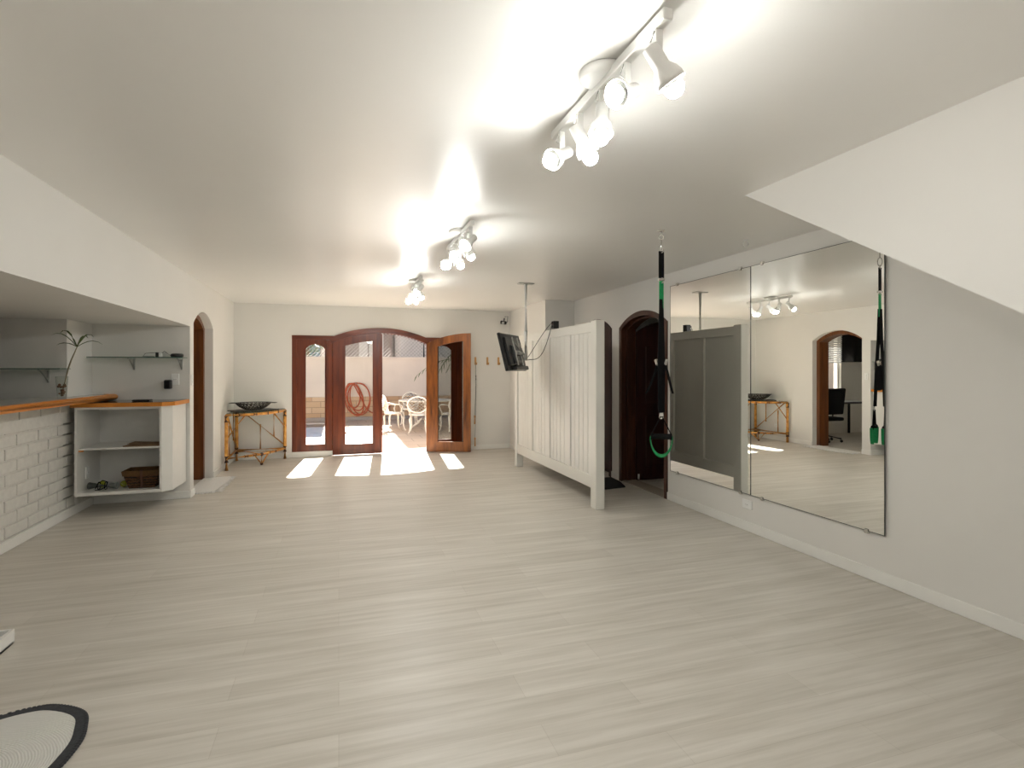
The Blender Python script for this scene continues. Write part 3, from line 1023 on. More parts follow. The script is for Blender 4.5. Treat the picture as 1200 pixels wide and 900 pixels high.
def leafblade(bm, pts, w):
    pts = [Vector(p) for p in pts]
    L = []
    for i, p in enumerate(pts):
        d = (pts[min(i + 1, len(pts) - 1)] - pts[max(i - 1, 0)]).normalized()
        s = Vector((0.84, -0.53, 0)) if abs(d.z) > 0.8 else d.cross(Vector((0, 0, 1))).normalized()
        t = i / (len(pts) - 1)
        ww = w * (0.25 + 0.75 * math.sin(PI * min(1, 0.15 + 0.85 * t))) * (1 if t < 1 else 0.05)
        L.append((bm.verts.new(p - s * ww / 2 + Vector((0, 0, 0.25 * ww))), bm.verts.new(p), bm.verts.new(p + s * ww / 2 + Vector((0, 0, 0.25 * ww)))))
    for A, B in zip(L, L[1:]):
        bm.faces.new((A[0], A[1], B[1], B[0]))
        bm.faces.new((A[1], A[2], B[2], B[1]))


tip = Vector(st[-1])
for k, (d, L, lift, drop) in enumerate([((-0.86, 0.2), 0.18, 0.05, 0.03), ((-0.72, -0.5), 0.19, 0.13, 0.02), ((-0.35, -0.8), 0.17, 0.16, 0.03), ((0.84, -0.35), 0.17, 0.13, 0.03), ((0.9, 0.1), 0.20, 0.08, 0.05), ((0.2, 0.9), 0.15, 0.12, 0.02)]):
    dv = Vector((d[0], d[1], 0)).normalized()
    bm = BM()
    leafblade(bm, [tip + dv * L * t + Vector((0, 0, lift * math.sin(t * 2.0) - drop * t * t)) for t in (0, 0.2, 0.4, 0.6, 0.8, 1)], 0.026)
    obj('leaf', bm, LEAF, pl)

# ------------------------------------------------------------------ track lamps
def spot(parent, y, d, tx, zb):
    """one spot head: arm down from the track, tapered can, flared shade, round bulb"""
    d = Vector(d).normalized()
    h = obj_arm = None
    piv = Vector((tx, y, zb - 0.086))
    bm = BM()
    box(bm, tx - 0.012, tx + 0.012, y - 0.004, y + 0.004, zb - 0.096, zb, 0.002)
    tube(bm, [(tx - 0.016, y, zb - 0.086), (tx + 0.016, y, zb - 0.086)], 0.007, 10)
    tube(bm, [(tx - 0.012, y + 0.006, zb - 0.005), (tx - 0.022, y + 0.012, zb - 0.04), tuple(piv - d * 0.05)], 0.003, 6)
    arm = obj('arm', bm, LAMPW, parent)
    o = piv - d * 0.05 + Vector((0, 0, -0.012))
    bm = BM()
    lathe(bm, [(0, 0), (0.022, 0), (0.025, 0.004), (0.025, 0.066), (0.037, 0.084), (0.044, 0.106), (0.0455, 0.122), (0.0435, 0.122), (0.041, 0.104), (0.027, 0.080), (0.0, 0.078)], o, d, 24)
    head = obj('shade', bm, LAMPW, parent)
    bm = BM()
    lathe(bm, [(0.0, 0.080), (0.014, 0.081), (0.018, 0.098), (0.029, 0.122), (0.0305, 0.130)], o, d, 16)
    obj('bulb_base', bm, PLASTIC, head)
    bm = BM()
    lathe(bm, [(0.0305, 0.130), (0.030, 0.140), (0.0265, 0.151), (0.019, 0.160), (0.010, 0.1645), (0, 0.166)], o, d, 16)
    b = obj('bulb', bm, LIT, head)


def track(y0, dirs, lab, x=0.91):
    L = 0.88
    t = thing('ceiling_track_light', lab, 'ceiling lamp', (x, y0 + L / 2, CZ), 0, 'white spotlight tracks along the ceiling')
    bm = BM(); box(bm, x - 0.0165, x + 0.0165, y0, y0 + L, CZ - 0.055, CZ - 0.02, 0.003)
    obj('track_bar', bm, LAMPW, t)
    bm = BM(); lathe(bm, [(0, 0), (0.085, 0), (0.09, 0.004), (0.088, 0.024), (0.075, 0.034), (0, 0.034)], (x, y0 + 0.40, CZ - 0.0005), (0, 0, -1), 32)
    obj('canopy', bm, LAMPW, t)
    for k, d in enumerate(dirs):
        spot(t, y0 + 0.05 + k * 0.185, d, x, CZ - 0.055)
    return t


track(1.37, [(0.55, -0.05, -0.80), (-0.77, -0.40, -0.42), (-0.16, -0.2, -0.95), (0.5, 0.05, -0.8), (-0.76, -0.34, -0.50)], 'large white five-spot ceiling track nearest the viewer')
track(3.74, [(-0.66, -0.42, -0.62), (0.5, 0.1, -0.8), (-0.64, -0.4, -0.65), (0.5, 0.05, -0.8), (-0.6, -0.35, -0.62)], 'white five-spot ceiling track in the middle of the row', 0.895)
track(6.15, [(-0.55, -0.4, -0.7), (0.4, 0.1, -0.85), (-0.6, -0.3, -0.65), (0.3, 0.2, -0.9), (-0.5, -0.2, -0.7)], 'small white ceiling track farthest off near the french doors', 0.88)

track(-1.5, [(0.1, -0.3, -0.95), (-0.77, 0.3, -0.42), (-0.2, 0.25, -0.95), (-0.55, 0.05, -0.8), (-0.76, -0.34, -0.50)], 'white unseen ceiling track added behind the viewer to light the foreground', -0.7)  # extra track out of frame, added to brighten the near floor and ceiling

# ------------------------------------------------------------------ partition screen
PXF, PXB = 2.53, 2.63
ps = thing('partition_screen', 'tall white tongue-and-groove wooden partition standing free before the dark doors', 'partition', (2.575, 6.5, 0))
for (a, c) in ((5.11, 5.24), (7.74, 7.84)):
    bm = BM(); box(bm, PXF, PXB, a, c, 0, 1.965, 0.006); obj('post', bm, WALL_SATIN, ps)
for (za, zb) in ((0.20, 0.335), (1.845, 1.95)):
    bm = BM(); box(bm, PXF + 0.008, PXB - 0.012, 5.24, 7.74, za, zb, 0.004); obj('rail', bm, WALL_SATIN, ps)
edges = [5.24]
W = (2.50 - 3 * 0.09) / 4
y = 5.24
for k in range(4):
    y0 = y
    y1 = y + W
    bm = BM()
    nb = 5
    for j in range(nb):
        a = y0 + (y1 - y0) * j / nb
        c = y0 + (y1 - y0) * (j + 1) / nb
        box(bm, PXF + 0.022, PXF + 0.046, a + 0.005, c - 0.005, 0.33, 1.85, 0.005)
    box(bm, PXF + 0.042, PXF + 0.06, y0, y1, 0.33, 1.85)
    obj('boarded_panel', bm, WALL_SATIN, ps)
    y = y1
    if k < 3:
        bm = BM(); box(bm, PXF + 0.008, PXB - 0.012, y, y + 0.09, 0.335, 1.845, 0.004); obj('stile', bm, WALL_SATIN, ps)
        y += 0.09

# ------------------------------------------------------------------ mirrors
MX = 3.487


def mirror(lab, y0, y1, z0, z1):
    o = thing('wall_mirror', lab, 'mirror', (MX, (y0 + y1) / 2, z0), 0, 'frameless wall mirrors')
    bm = BM(); box(bm, MX - 0.0005, MX, y0 + 0.001, y1 - 0.001, z0 + 0.001, z1 - 0.001)
    obj('silvered_face', bm, MIRROR, o)
    bm = BM(); box(bm, MX, MX + 0.006, y0, y1, z0, z1)
    for (a0, a1, b0, b1) in ((y0 - 0.002, y0 + 0.001, z0, z1), (y1 - 0.001, y1 + 0.002, z0, z1), (y0, y1, z0 - 0.002, z0 + 0.001), (y0, y1, z1 - 0.001, z1 + 0.002)):
        box(bm, MX - 0.002, MX + 0.006, a0, a1, b0, b1)
    obj('glass_back', bm, MEDGE, o)
    for yy in (y0 + 0.13, y1 - 0.13):
        for zz, s in ((z0, -1), (z1, 1)):
            bm = BM()
            box(bm, MX - 0.008, XR, yy - 0.014, yy + 0.014, min(zz, zz + s * 0.02), max(zz, zz + s * 0.02), 0.003)
            box(bm, MX - 0.009, MX - 0.003, yy - 0.014, yy + 0.014, zz - 0.012, zz + 0.012, 0.002)
            obj('clip', bm, STEEL, o)
    return o


mirror('large frameless wall mirror on the left, beside the dark arched door', 3.985, 5.215, 0.335, 2.365)
mirror('large frameless wall mirror on the right, cut by the stair slope', 2.735, 3.978, 0.335, 2.365)

# ------------------------------------------------------------------ suspension trainer
SX, SY = 2.365, 3.657
tr = thing('suspension_trainer', 'black and green suspension training strap hanging from a ceiling ring', 'exercise strap', (SX, SY, 0.78))
RD = Vector((0.546, 0.837, 0))     # depth offset of the paired straps
GD = Vector((0.837, -0.546, 0))    # grip axis


def P(g, dp, z):
    p = Vector((SX, SY, 0)) + GD * g + RD * dp
    return Vector((p.x, p.y, z))


def ringloop(bm, c, r, rt, u, w, sx=1, n=20):
    tube(bm, [Vector(c) + Vector(u) * r * math.cos(a) * sx + Vector(w) * r * math.sin(a) for a in [k * 2 * PI / n for k in range(n)]], rt, 6, closed=True)


UZ = Vector((0, 0, 1))
ch = thing('ceiling_hook', 'steel ceiling eye that holds the training strap', 'hook', (SX, SY, CZ))
bm = BM(); lathe(bm, [(0, 0), (0.028, 0), (0.028, 0.006), (0.008, 0.010), (0, 0.010)], (SX, SY, CZ - 0.0005), (0, 0, -1), 20); obj('plate', bm, STEEL, ch)
bm = BM(); tube(bm, [(SX, SY, CZ - 0.008), (SX, SY, CZ - 0.035)], 0.005, 8); ringloop(bm, (SX, SY, CZ - 0.052), 0.018, 0.0045, GD, UZ); obj('eye', bm, STEEL, ch)
bm = BM(); ringloop(bm, P(0, 0, 2.412), 0.038, 0.0045, RD, UZ, 0.45); ringloop(bm, P(0, 0, 2.365), 0.017, 0.004, GD, UZ); obj('carabiner', bm, STEEL, tr)
bm = BM(); strap(bm, [P(0, 0, 2.36), P(0, 0, 2.15)], 0.042, 0.006, GD + RD * 0.4); obj('anchor_strap', bm, BLACKC, tr)
bm = BM(); box(bm, SX - 0.026, SX + 0.026, SY - 0.012, SY + 0.012, 2.135, 2.152, 0.003); ringloop(bm, P(0, 0, 2.135), 0.02, 0.004, GD, UZ); obj('anchor_buckle', bm, STEEL, tr)
bm = BM(); strap(bm, [P(0, 0.0, 2.13), P(0, 0, 1.92)], 0.034, 0.008, GD + RD * 0.4); obj('green_anchor_section', bm, GREEN, tr, label='green webbing section near the top')
for s in (-1, 1):
    bm = BM()
    strap(bm, [P(0, 0.004 * s, 1.99), P(0.006 * s, 0.012 * s, 1.7), P(0.012 * s, 0.022 * s, 1.5), P(0.010 * s, 0.030 * s, 1.3), P(0.008 * s, 0.036 * s, 1.12)], 0.036, 0.005, GD + RD * 0.7)
    obj('main_strap', bm, BLACKC, tr)
    bm = BM()
    c = P(0.034 * s, 0.01 * s, 1.505)
    obox(bm, c, 0.022, 0.016, 0.05, Matrix.Rotation(-0.6 + 0.35 * s, 3, 'Z') @ Matrix.Rotation(0.3 * s, 3, 'Y'), 0.004)
    obj('cam_buckle', bm, STEEL, tr)
    bm = BM()
    strap(bm, [P(0.03 * s, 0.01 * s, 1.49), P(0.048 * s, 0.01 * s, 1.42), P(0.075 * s + (-0.02 if s < 0 else 0.0), 0.0, 1.30), P(0.085 * s + (-0.03 if s < 0 else 0), 0.0, 1.265)], 0.030, 0.004, RD + GD * 0.6)
    obj('loose_tail', bm, BLACKC, tr)
    dp = 0.042 * s
    bm = BM(); obox(bm, P(0.0, dp, 1.105), 0.03, 0.012, 0.03, Matrix.Rotation(-0.58, 3, 'Z'), 0.004); ringloop(bm, P(0.0, dp, 1.09), 0.014, 0.004, GD, UZ)
    obj('handle_ring', bm, STEEL, tr)
    for q in (-1, 1):
        bm = BM(); strap(bm, [P(0.004 * q, dp, 1.09), P(0.045 * q, dp, 1.01), P(0.073 * q, dp, 0.95), P(0.076 * q, dp, 0.92)], 0.018, 0.004, RD)
        obj('handle_webbing', bm, BLACKC, tr)
    bm = BM(); lathe(bm, [(0, -0.078), (0.021, -0.078), (0.021, -0.066), (0.0165, -0.063), (0.0175, 0), (0.0165, 0.063), (0.021, 0.066), (0.021, 0.078), (0, 0.078)], P(0, dp, 0.935), GD, 18)
    obj('foam_grip', bm, FOAM, tr)
    bm = BM()
    for w in (-0.012, 0.012):
        strap(bm, [P(0.082 * math.cos(a), dp + w * 1.2, 0.93 + (0.145 + w * 0.5) * math.sin(a)) for a in [PI + k * PI / 14 for k in range(15)]], 0.023, 0.005, RD)
    obj('foot_loop', bm, GREEN, tr, label='green webbing foot loop')
# second ring, empty
r2 = thing('ceiling_hook', 'empty white ring in the ceiling above the mirrors', 'hook', (3.2, 3.71, CZ))
bm = BM(); lathe(bm, [(0, 0), (0.02, 0), (0.02, 0.005), (0, 0.008)], (3.2, 3.71, CZ - 0.0005), (0, 0, -1), 16); obj('plate', bm, PLASTIC, r2)
bm = BM(); ringloop(bm, (3.2, 3.71, CZ - 0.033), 0.026, 0.004, GD, UZ, 0.75); obj('eye', bm, PLASTIC, r2)

# ------------------------------------------------------------------ television on ceiling pole
TX, TY = 2.212, 6.41
tm = thing('tv_ceiling_mount', 'grey ceiling pole mount that carries the television', 'tv mount', (TX, TY, CZ))
bm = BM(); box(bm, TX - 0.10, TX + 0.10, TY - 0.05, TY + 0.05, CZ - 0.013, CZ - 0.0005, 0.004); obj('ceiling_plate', bm, GREYM, tm)
bm = BM(); tube(bm, [(TX, TY, CZ - 0.012), (TX, TY, 1.9)], 0.021, 14); tube(bm, [(TX, TY, 1.93), (TX, TY, 1.56)], 0.026, 14); obj('pole', bm, LAMPW, tm)
al = math.radians(36)
wdir = Vector((math.sin(al), math.cos(al), 0))      # along the width of the set
nb_ = Vector((math.cos(al), -math.sin(al), 0))      # back normal, horizontal
tl = math.radians(14)
up = Vector((0, 0, 1)) * math.cos(tl) - nb_ * math.sin(tl)   # top leans towards the screen side
nbk = nb_ * math.cos(tl) + UZ * math.sin(tl)
M3 = Matrix((wdir, nbk, up)).transposed()
tc = Vector((TX, TY, 1.665)) - nb_ * 0.155
tv = thing('television', 'black flat television tilted down, seen from behind on the ceiling pole', 'television', tc)
bm = BM(); obox(bm, tc - nbk * 0.02, 0.76, 0.035, 0.47, M3, 0.006); obj('bezel', bm, BLACK, tv)
bm = BM(); obox(bm, tc - nbk * 0.0385, 0.72, 0.002, 0.42, M3); obj('screen', bm, SCREEN, tv)
bm = BM(); obox(bm, tc + nbk * 0.01, 0.60, 0.03, 0.36, M3, 0.01); obox(bm, tc + nbk * 0.03 - up * 0.04, 0.36, 0.03, 0.24, M3, 0.01)
obj('back_cover', bm, BLACK, tv)
bm = BM(); obox(bm, tc + nbk * 0.03 - up * 0.21 + wdir * 0.05, 0.5, 0.05, 0.05, M3, 0.008); obj('speaker_bar', bm, BLACK, tv)
bm = BM()
for s in (-0.1, 0.1):
    obox(bm, tc + nbk * 0.052 + wdir * s, 0.024, 0.012, 0.36, M3, 0.002)
    tube(bm, [tc + nbk * 0.055 + wdir * s + up * 0.14, Vector((TX, TY, 1.60))], 0.007, 6)
obox(bm, tc + nbk * 0.06 - up * 0.02, 0.24, 0.012, 0.05, M3, 0.002)
tube(bm, [tc + nbk * 0.06 - up * 0.02, Vector((TX, TY, 1.64))], 0.014, 8)
obj('tilt_arms', bm, GREYM, tm)
tj = thing('tv_power_supply', 'black adapter box on top of the white partition', 'adapter', (2.57, 6.28, 1.95))
bm = BM(); box(bm, 2.505, 2.575, 6.21, 6.29, 1.951, 2.045, 0.005); obj('body', bm, BLACK, tj)
for zp in (1.965, 2.01):
    bm = BM(); box(bm, 2.485, 2.505, 6.22, 6.25, zp, zp + 0.02, 0.003); obj('plug', bm, BLACK, tj)
for (z, sag, lab) in ((2.02, 0.10, 'upper thin black cable from the adapter to the television'), (1.975, 0.22, 'lower thin black cable drooping from the adapter to the television')):
    a = Vector((2.485, 6.235, z)); e = Vector((TX + 0.015, TY - 0.035, 1.60 if sag < 0.2 else 1.57))
    bm = BM(); tube(bm, [a + (e - a) * t - UZ * sag * (math.sin(PI * t) * (1 - 0.5 * t) if sag > .2 else -0.35 * math.sin(PI * t) * (1 - t)) for t in [k / 14 for k in range(15)]], 0.004, 6)
    cc = obj('cable', bm, BLACK, None, tuple(a)); tag(cc, lab, 'cable')

# security camera and hooks on back wall
se = thing('security_camera', 'small black and white camera high on the back wall', 'camera', (2.90, YB, 2.33))
bm = BM(); obox(bm, (2.88, YB - 0.05, 2.31), 0.09, 0.10, 0.06, Matrix.Rotation(0.5, 3, 'Z') @ Matrix.Rotation(0.2, 3, 'X'), 0.012); obj('body', bm, BLACK, se)
bm = BM(); lathe(bm, [(0, 0), (0.022, 0), (0.026, 0.012), (0.02, 0.016), (0, 0.012)], (2.862, YB - 0.098, 2.30), (-0.45, -0.88, -0.1), 18); obj('lens', bm, GREYM, se)
bm = BM(); tube(bm, [(2.90, YB - 0.001, 2.38), (2.90, YB - 0.05, 2.385), (2.89, YB - 0.05, 2.335)], 0.009, 8); tube(bm, [(2.92, YB - 0.002, 2.42), (2.97, YB - 0.03, 2.43), (2.965, YB - 0.03, 2.33), (2.93, YB - 0.03, 2.30)], 0.005, 6); obj('bracket', bm, BLACK, se)
for x, lab in ((2.362, 'wooden wall hook nearest the open door leaf, above the hanging cord'), (2.586, 'wooden wall hook in the middle of the row of three'), (2.797, 'wooden wall hook nearest the television')):
    h = thing('wall_hook', lab, 'hook', (x, YB, 1.605), 0, 'wooden hooks on the back wall')
    bm = BM(); box(bm, x - 0.016, x + 0.016, YB - 0.02, YB - 0.0005, 1.535, 1.675, 0.005); obj('back_plate', bm, HOOKW, h)
    bm = BM(); tube(bm, [(x + 0.002, YB - 0.012, 1.56), (x + 0.006, YB - 0.05, 1.545), (x + 0.008, YB - 0.065, 1.575)], [0.015, 0.014, 0.012], 8); obj('peg', bm, HOOKW, h)
cd = thing('jump_rope', 'thin cord with wooden ends hanging from the left wall hook', 'rope', (2.362, YB - 0.03, 1.55))
bm = BM(); tube(bm, [(2.355, YB - 0.04, 1.575), (2.365, YB - 0.025, 1.35), (2.362, YB - 0.022, 1.0), (2.346, YB - 0.022, 0.60)], 0.0035, 6); obj('cord', bm, MATGREY, cd)
bm = BM(); tube(bm, [(2.362, YB - 0.03, 1.575), (2.372, YB - 0.022, 1.2), (2.366, YB - 0.022, 0.6), (2.35, YB - 0.022, 0.20)], 0.0035, 6); obj('cord', bm, MATGREY, cd)
bm = BM(); tube(bm, [(2.367, YB - 0.024, 1.34), (2.368, YB - 0.024, 1.26)], 0.011, 8); obj('slider', bm, BLACK, cd)
for (x, z) in ((2.346, 0.54), (2.352, 0.14)):
    bm = BM(); lathe(bm, [(0, 0.08), (0.012, 0.078), (0.016, 0.06), (0.009, 0.03), (0.011, -0.05), (0.014, -0.075), (0, -0.08)], (x, YB - 0.022, z), (0, 0, 1), 12); obj('handle', bm, HOOKW, cd)

# ------------------------------------------------------------------ bamboo corner table, board, bowl
A, B, Cc = (-1.545, 9.585), (-1.535, 8.70), (-0.835, 9.585)
bt = thing('bamboo_table', 'triangular bamboo corner table with dark bound joints', 'table', (-1.3, 9.3, 0))
TH = 0.79
midf = (-1.04, 8.98)
for nm, (x, y) in (('leg', A), ('leg', B), ('leg', Cc)):
    bm = BM(); tube(bm, [(x, y, 0), (x, y, 0.2), (x, y, 0.205), (x, y, 0.5), (x, y, TH)], [0.025, 0.025, 0.0265, 0.025, 0.025], 10)
    lg = obj(nm, bm, BAMBOO, bt)
    bm = BM()
    for z in (0.16, TH - 0.05):
        tube(bm, [(x, y, z - 0.045), (x, y, z + 0.045)], 0.030, 10)
    obj('binding', bm, RATTAN, lg)
front = [B, (-1.36, 8.735), (-1.18, 8.83), midf, (-0.92, 9.22), Cc]
bm = BM()
tube(bm, [(x, y, TH) for x, y in front], 0.022, 10); tube(bm, [(*A, TH), (*B, TH)], 0.02, 10); tube(bm, [(*A, TH), (*Cc, TH)], 0.02, 10)
obj('top_rail', bm, BAMBOO, bt)
bm = BM(); prism(bm, [(x, y, TH + 0.021) for x, y in [A, B] + front[1:-1] + [Cc]], (0, 0, 0.008)); obj('glass_top', bm, SHELFG, bt)
LZ = 0.17
fl = [B, (-1.30, 8.86), (-1.10, 9.02), (-0.96, 9.26), Cc]
bm = BM()
tube(bm, [(x, y, LZ) for x, y in fl], 0.017, 8); tube(bm, [(*A, LZ), (*B, LZ)], 0.017, 8); tube(bm, [(*A, LZ), (*Cc, LZ)], 0.017, 8)
tube(bm, [(*A, LZ), (-1.12, 9.0, LZ)], 0.013, 8); tube(bm, [(-1.5, 9.4, LZ), (-0.95, 9.28, LZ)], 0.011, 8)
tube(bm, [(-1.20, 8.94, LZ), (-1.11, 9.0, 0.025), (-1.03, 9.15, LZ)], 0.012, 8); tube(bm, [(-1.11, 9.02, LZ), (-1.11, 9.01, 0.03)], 0.012, 8)
obj('lower_rail', bm, BAMBOO, bt)
for p in (('s', -1.11, 9.01, LZ, 0.028), ('s', -1.11, 9.005, 0.026, 0.0215)):
    bm = BM(); sphere(bm, p[1:4], p[4], 2); obj('binding', bm, RATTAN, bt)
for p, z, r in [(q, TH, 0.0245) for q in ((-1.36, 8.735), (-1.18, 8.83), midf, (-0.92, 9.22))] + [(q, LZ, 0.0205) for q in ((-1.30, 8.86), (-1.20, 8.94), (-1.03, 9.15), (-0.96, 9.26))]:
    q = Vector((p[0], p[1], z))
    bm = BM(); tube(bm, [q + Vector((-0.02, -0.013, 0)), q + Vector((0.02, 0.014, 0))], r, 10); obj('binding', bm, RATTAN, bt)
braces = [((*B, 0.45), (-1.31, 8.76, TH - 0.02)), ((*Cc, 0.52), (-0.95, 9.16, TH - 0.02)),
          ((-1.47, 9.585, TH), (*Cc, 0.22)), ((-1.20, 9.585, TH - 0.22), (-1.20, 9.585, LZ)), ((-1.0, 9.585, TH), (-1.0, 9.585, 0.37)),
          ((*A, 0.19), (-1.535, 8.76, TH)), ((-1.54, 9.28, TH), (-1.54, 9.28, 0.36)), ((-1.54, 8.95, 0.62), (-1.54, 8.95, LZ))]
for a, c in braces:
    bm = BM(); tube(bm, [a, c], 0.0115, 8); obj('brace', bm, BAMBOO, bt)
bm = BM()
obox(bm, (-1.25, 9.20, TH + 0.0375), 0.66, 0.34, 0.014, Matrix.Rotation(0.55, 3, 'Z'), 0.004)
sb = obj('serving_board', bm, SLATE, None, (-1.25, 9.2, TH + 0.03)); tag(sb, 'thin dark board under the bowl on the bamboo table', 'board')
bw = thing('lace_bowl', 'dark openwork bowl with two flat handles on the bamboo table', 'bowl', (-1.25, 9.2, TH + 0.045))
bm = BM()
BZ = TH + 0.0455
n = 26
prof = [(0.11, 0.004), (0.15, 0.022), (0.19, 0.045), (0.22, 0.07), (0.245, 0.098)]
for k in range(n):      # woven lace: two sets of spiral ribs
    for s in (-1, 1):
        tube(bm, [(-1.25 + r * math.cos(2 * PI * k / n + s * 0.11 * j), 9.2 + r * math.sin(2 * PI * k / n + s * 0.11 * j), BZ + z) for j, (r, z) in enumerate(prof)], 0.005, 4)
lathe(bm, [(0, 0.0), (0.112, 0.0), (0.112, 0.008), (0, 0.008)], (-1.25, 9.2, BZ), n=32)
for r, z in prof[1:4]:
    tube(bm, [(-1.25 + r * math.cos(2 * PI * k / 40), 9.2 + r * math.sin(2 * PI * k / 40), BZ + z) for k in range(40)], 0.004, 5, closed=True)
obj('openwork_body', bm, BRONZE, bw)
bm = BM()
lathe(bm, [(0.238, 0.094), (0.262, 0.100), (0.262, 0.108), (0.238, 0.103)], (-1.25, 9.2, BZ), n=48)
obj('rim', bm, BRONZE, bw)
for s in (-1, 1):
    bm = BM(); obox(bm, (-1.25 + s * 0.295 * 0.92, 9.2 - s * 0.295 * 0.25 + s * 0.05, BZ + 0.104), 0.12, 0.15, 0.008, Matrix.Rotation(-0.1, 3, 'Z'), 0.003); obj('handle', bm, BRONZE, bw)

# ------------------------------------------------------------------ mats, rug, tray
bm = BM()
ph_ = [(XL + 0.22, 7.5), (XL + 0.24, 7.9), (XL + 0.21, 8.16), (XL - 0.10, 8.10), (XL - 0.10, 7.2), (XL + 0.02, 7.16), (XL + 0.2, 7.2)]
prism(bm, [(x, y, 0.001) for x, y in ph_], (0, 0, 0.014))
fm = obj('shaggy_mat', bm, MATW, None, (XL, 7.7, 0)); tag(fm, 'white fringed mat lying in the left arched doorway', 'mat')
bm = BM()
for k in range(44):
    y = 7.2 + 0.96 * k / 43
    x = XL + 0.205 + random.uniform(-0.004, 0.01)
    tube(bm, [(x, y, 0.010), (x + 0.03, y + random.uniform(-0.02, 0.02), 0.008), (x + random.uniform(0.055, 0.085), y + random.uniform(-0.03, 0.03), 0.004)], [0.006, 0.005, 0.002], 5)
for k in range(14):
    x = XL + 0.0 + 0.21 * k / 13
    tube(bm, [(x, 7.2, 0.010), (x + random.uniform(-0.01, 0.01), 7.17, 0.007), (x + random.uniform(-0.02, 0.02), 7.13, 0.004)], [0.006, 0.005, 0.002], 5)
o = obj('fringe', bm, MATW, fm); o['kind'] = 'stuff'
bm = BM(); prism(bm, [(3.0, 5.93, 0.001), (3.36, 5.98, 0.001), (3.44, 6.25, 0.001), (3.47, 6.56, 0.001), (3.0, 6.56, 0.001)], (0, 0, 0.012))
km = obj('door_mat', bm, BLKMAT, None, (3.2, 6.2, 0)); tag(km, 'black mat on the floor between partition and dark door', 'mat')
bm = BM(); tube(bm, [(3.01, 5.94, 0.010), (3.355, 5.987, 0.010), (3.435, 6.25, 0.010), (3.462, 6.55, 0.010)], 0.006, 6); obj('bound_edge', bm, FOAM, km)

# crocheted rug: closed spline through the outline seen, continuing out of frame
out = [(-1.75, 2.60), (-1.58, 2.70), (-1.342, 2.806), (-1.222, 2.834), (-1.15, 2.822), (-1.068, 2.775), (-1.01, 2.715), (-0.978, 2.63), (-0.957, 2.54), (-0.958, 2.45), (-0.972, 2.36), (-1.02, 2.23), (-1.08, 2.12), (-1.18, 2.02), (-1.35, 1.95), (-1.58, 2.0), (-1.76, 2.15), (-1.82, 2.4)]


def catmull(pts, n=6):
    r = []
    N = len(pts)
    for i in range(N):
        p0, p1, p2, p3 = [Vector((*pts[(i + j - 1) % N], 0)) for j in range(4)]
        for k in range(n):
            t = k / n
            r.append(0.5 * ((2 * p1) + (p2 - p0) * t + (2 * p0 - 5 * p1 + 4 * p2 - p3) * t * t + (3 * p1 - p0 - 3 * p2 + p3) * t ** 3))
    return r


ol = catmull(out)
cen = Vector((-1.38, 2.4, 0))
inn = [cen + (p - cen) * (1 - 0.036 / (p - cen).length) for p in ol]
bm = BM(); prism(bm, [(p.x, p.y, 0.0) for p in inn], (0, 0, 0.009))
bm.transform(Matrix.Translation((0, 0, 0.001)))
rg = obj('crochet_rug', bm, RUGW, None, (-1.38, 2.4, 0)); tag(rg, 'white crocheted rug with a scalloped charcoal border, cut by the bottom left corner', 'rug')
bm = BM()
band(bm, [(p.x, p.y, 0.001) for p in ol + ol[:1]], [(p.x, p.y, 0.001) for p in inn + inn[:1]], (0, 0, 0.011))
L = 0
for i in range(len(ol)):
    a, c = ol[i], ol[(i + 1) % len(ol)]
    m = max(1, round((c - a).length / 0.020))
    for j in range(m):
        q = a + (c - a) * (j / m)
        sphere(bm, (q.x, q.y, 0.008), 0.0105, 1, (1, 1, 0.72))
obj('scalloped_border', bm, RUGE, rg)

ty = thing('white_tray', 'low white wooden tray on the floor at the left edge of the picture', 'tray', (-1.85, 3.42, 0))
bm = BM(); box(bm, -2.2, -1.64, 3.30, 3.55, 0.001, 0.012); obj('base', bm, SKIRT, ty)
bm = BM()
box(bm, -2.2, -1.64, 3.285, 3.30, 0.001, 0.075, 0.003); box(bm, -2.2, -1.64, 3.55, 3.565, 0.001, 0.075, 0.003)
box(bm, -1.655, -1.64, 3.30, 3.55, 0.001, 0.075); box(bm, -2.2, -2.185, 3.30, 3.55, 0.001, 0.075)
obj('rim', bm, SKIRT, ty)

# ------------------------------------------------------------------ patio outside
GZ = -0.05
bm = BM(); box(bm, -12, 14, 9.85, 17.2, GZ - 0.2, GZ)
struct('patio_ground', bm, PATIO, 'beige tiled patio outside the french doors', 'patio')
bm = BM(); box(bm, -60, 60, 17.2, 90, -0.6, -0.4)
struct('ground_far', bm, BLDG2, 'ground beyond the patio wall', 'ground')
WY = 16.9
bm = BM(); box(bm, -12, 14, WY, WY + 0.2, GZ, 1.76)
box(bm, -12, 14, WY - 0.05, WY + 0.24, 1.76, 1.83, 0.006)
box(bm, -12, 14, WY - 0.012, WY, 1.56, 1.60)
struct('wall_patio', bm, OUTW, 'pale rendered patio boundary wall', 'wall')
bm = BM(); box(bm, -12, 14, WY - 0.06, WY - 0.0, GZ, 0.64, 0.006)
struct('trim_1', bm, STONE, 'tan stone block base of the patio wall', 'wall base')
bm = BM(); box(bm, -12, 14, WY - 0.14, WY - 0.06, GZ, 0.05, 0.008)
struct('trim_2', bm, BLDG2, 'grey kerb at the foot of the patio wall', 'kerb')
po = thing('swimming_pool', 'dark blue pool seen through the left sidelight', 'pool', (-3.2, 14.2, GZ))
bm = BM(); box(bm, -6.0, -0.36, 12.65, 15.9, GZ + 0.001, GZ + 0.006); obj('water', bm, WATER, po)
bm = BM()
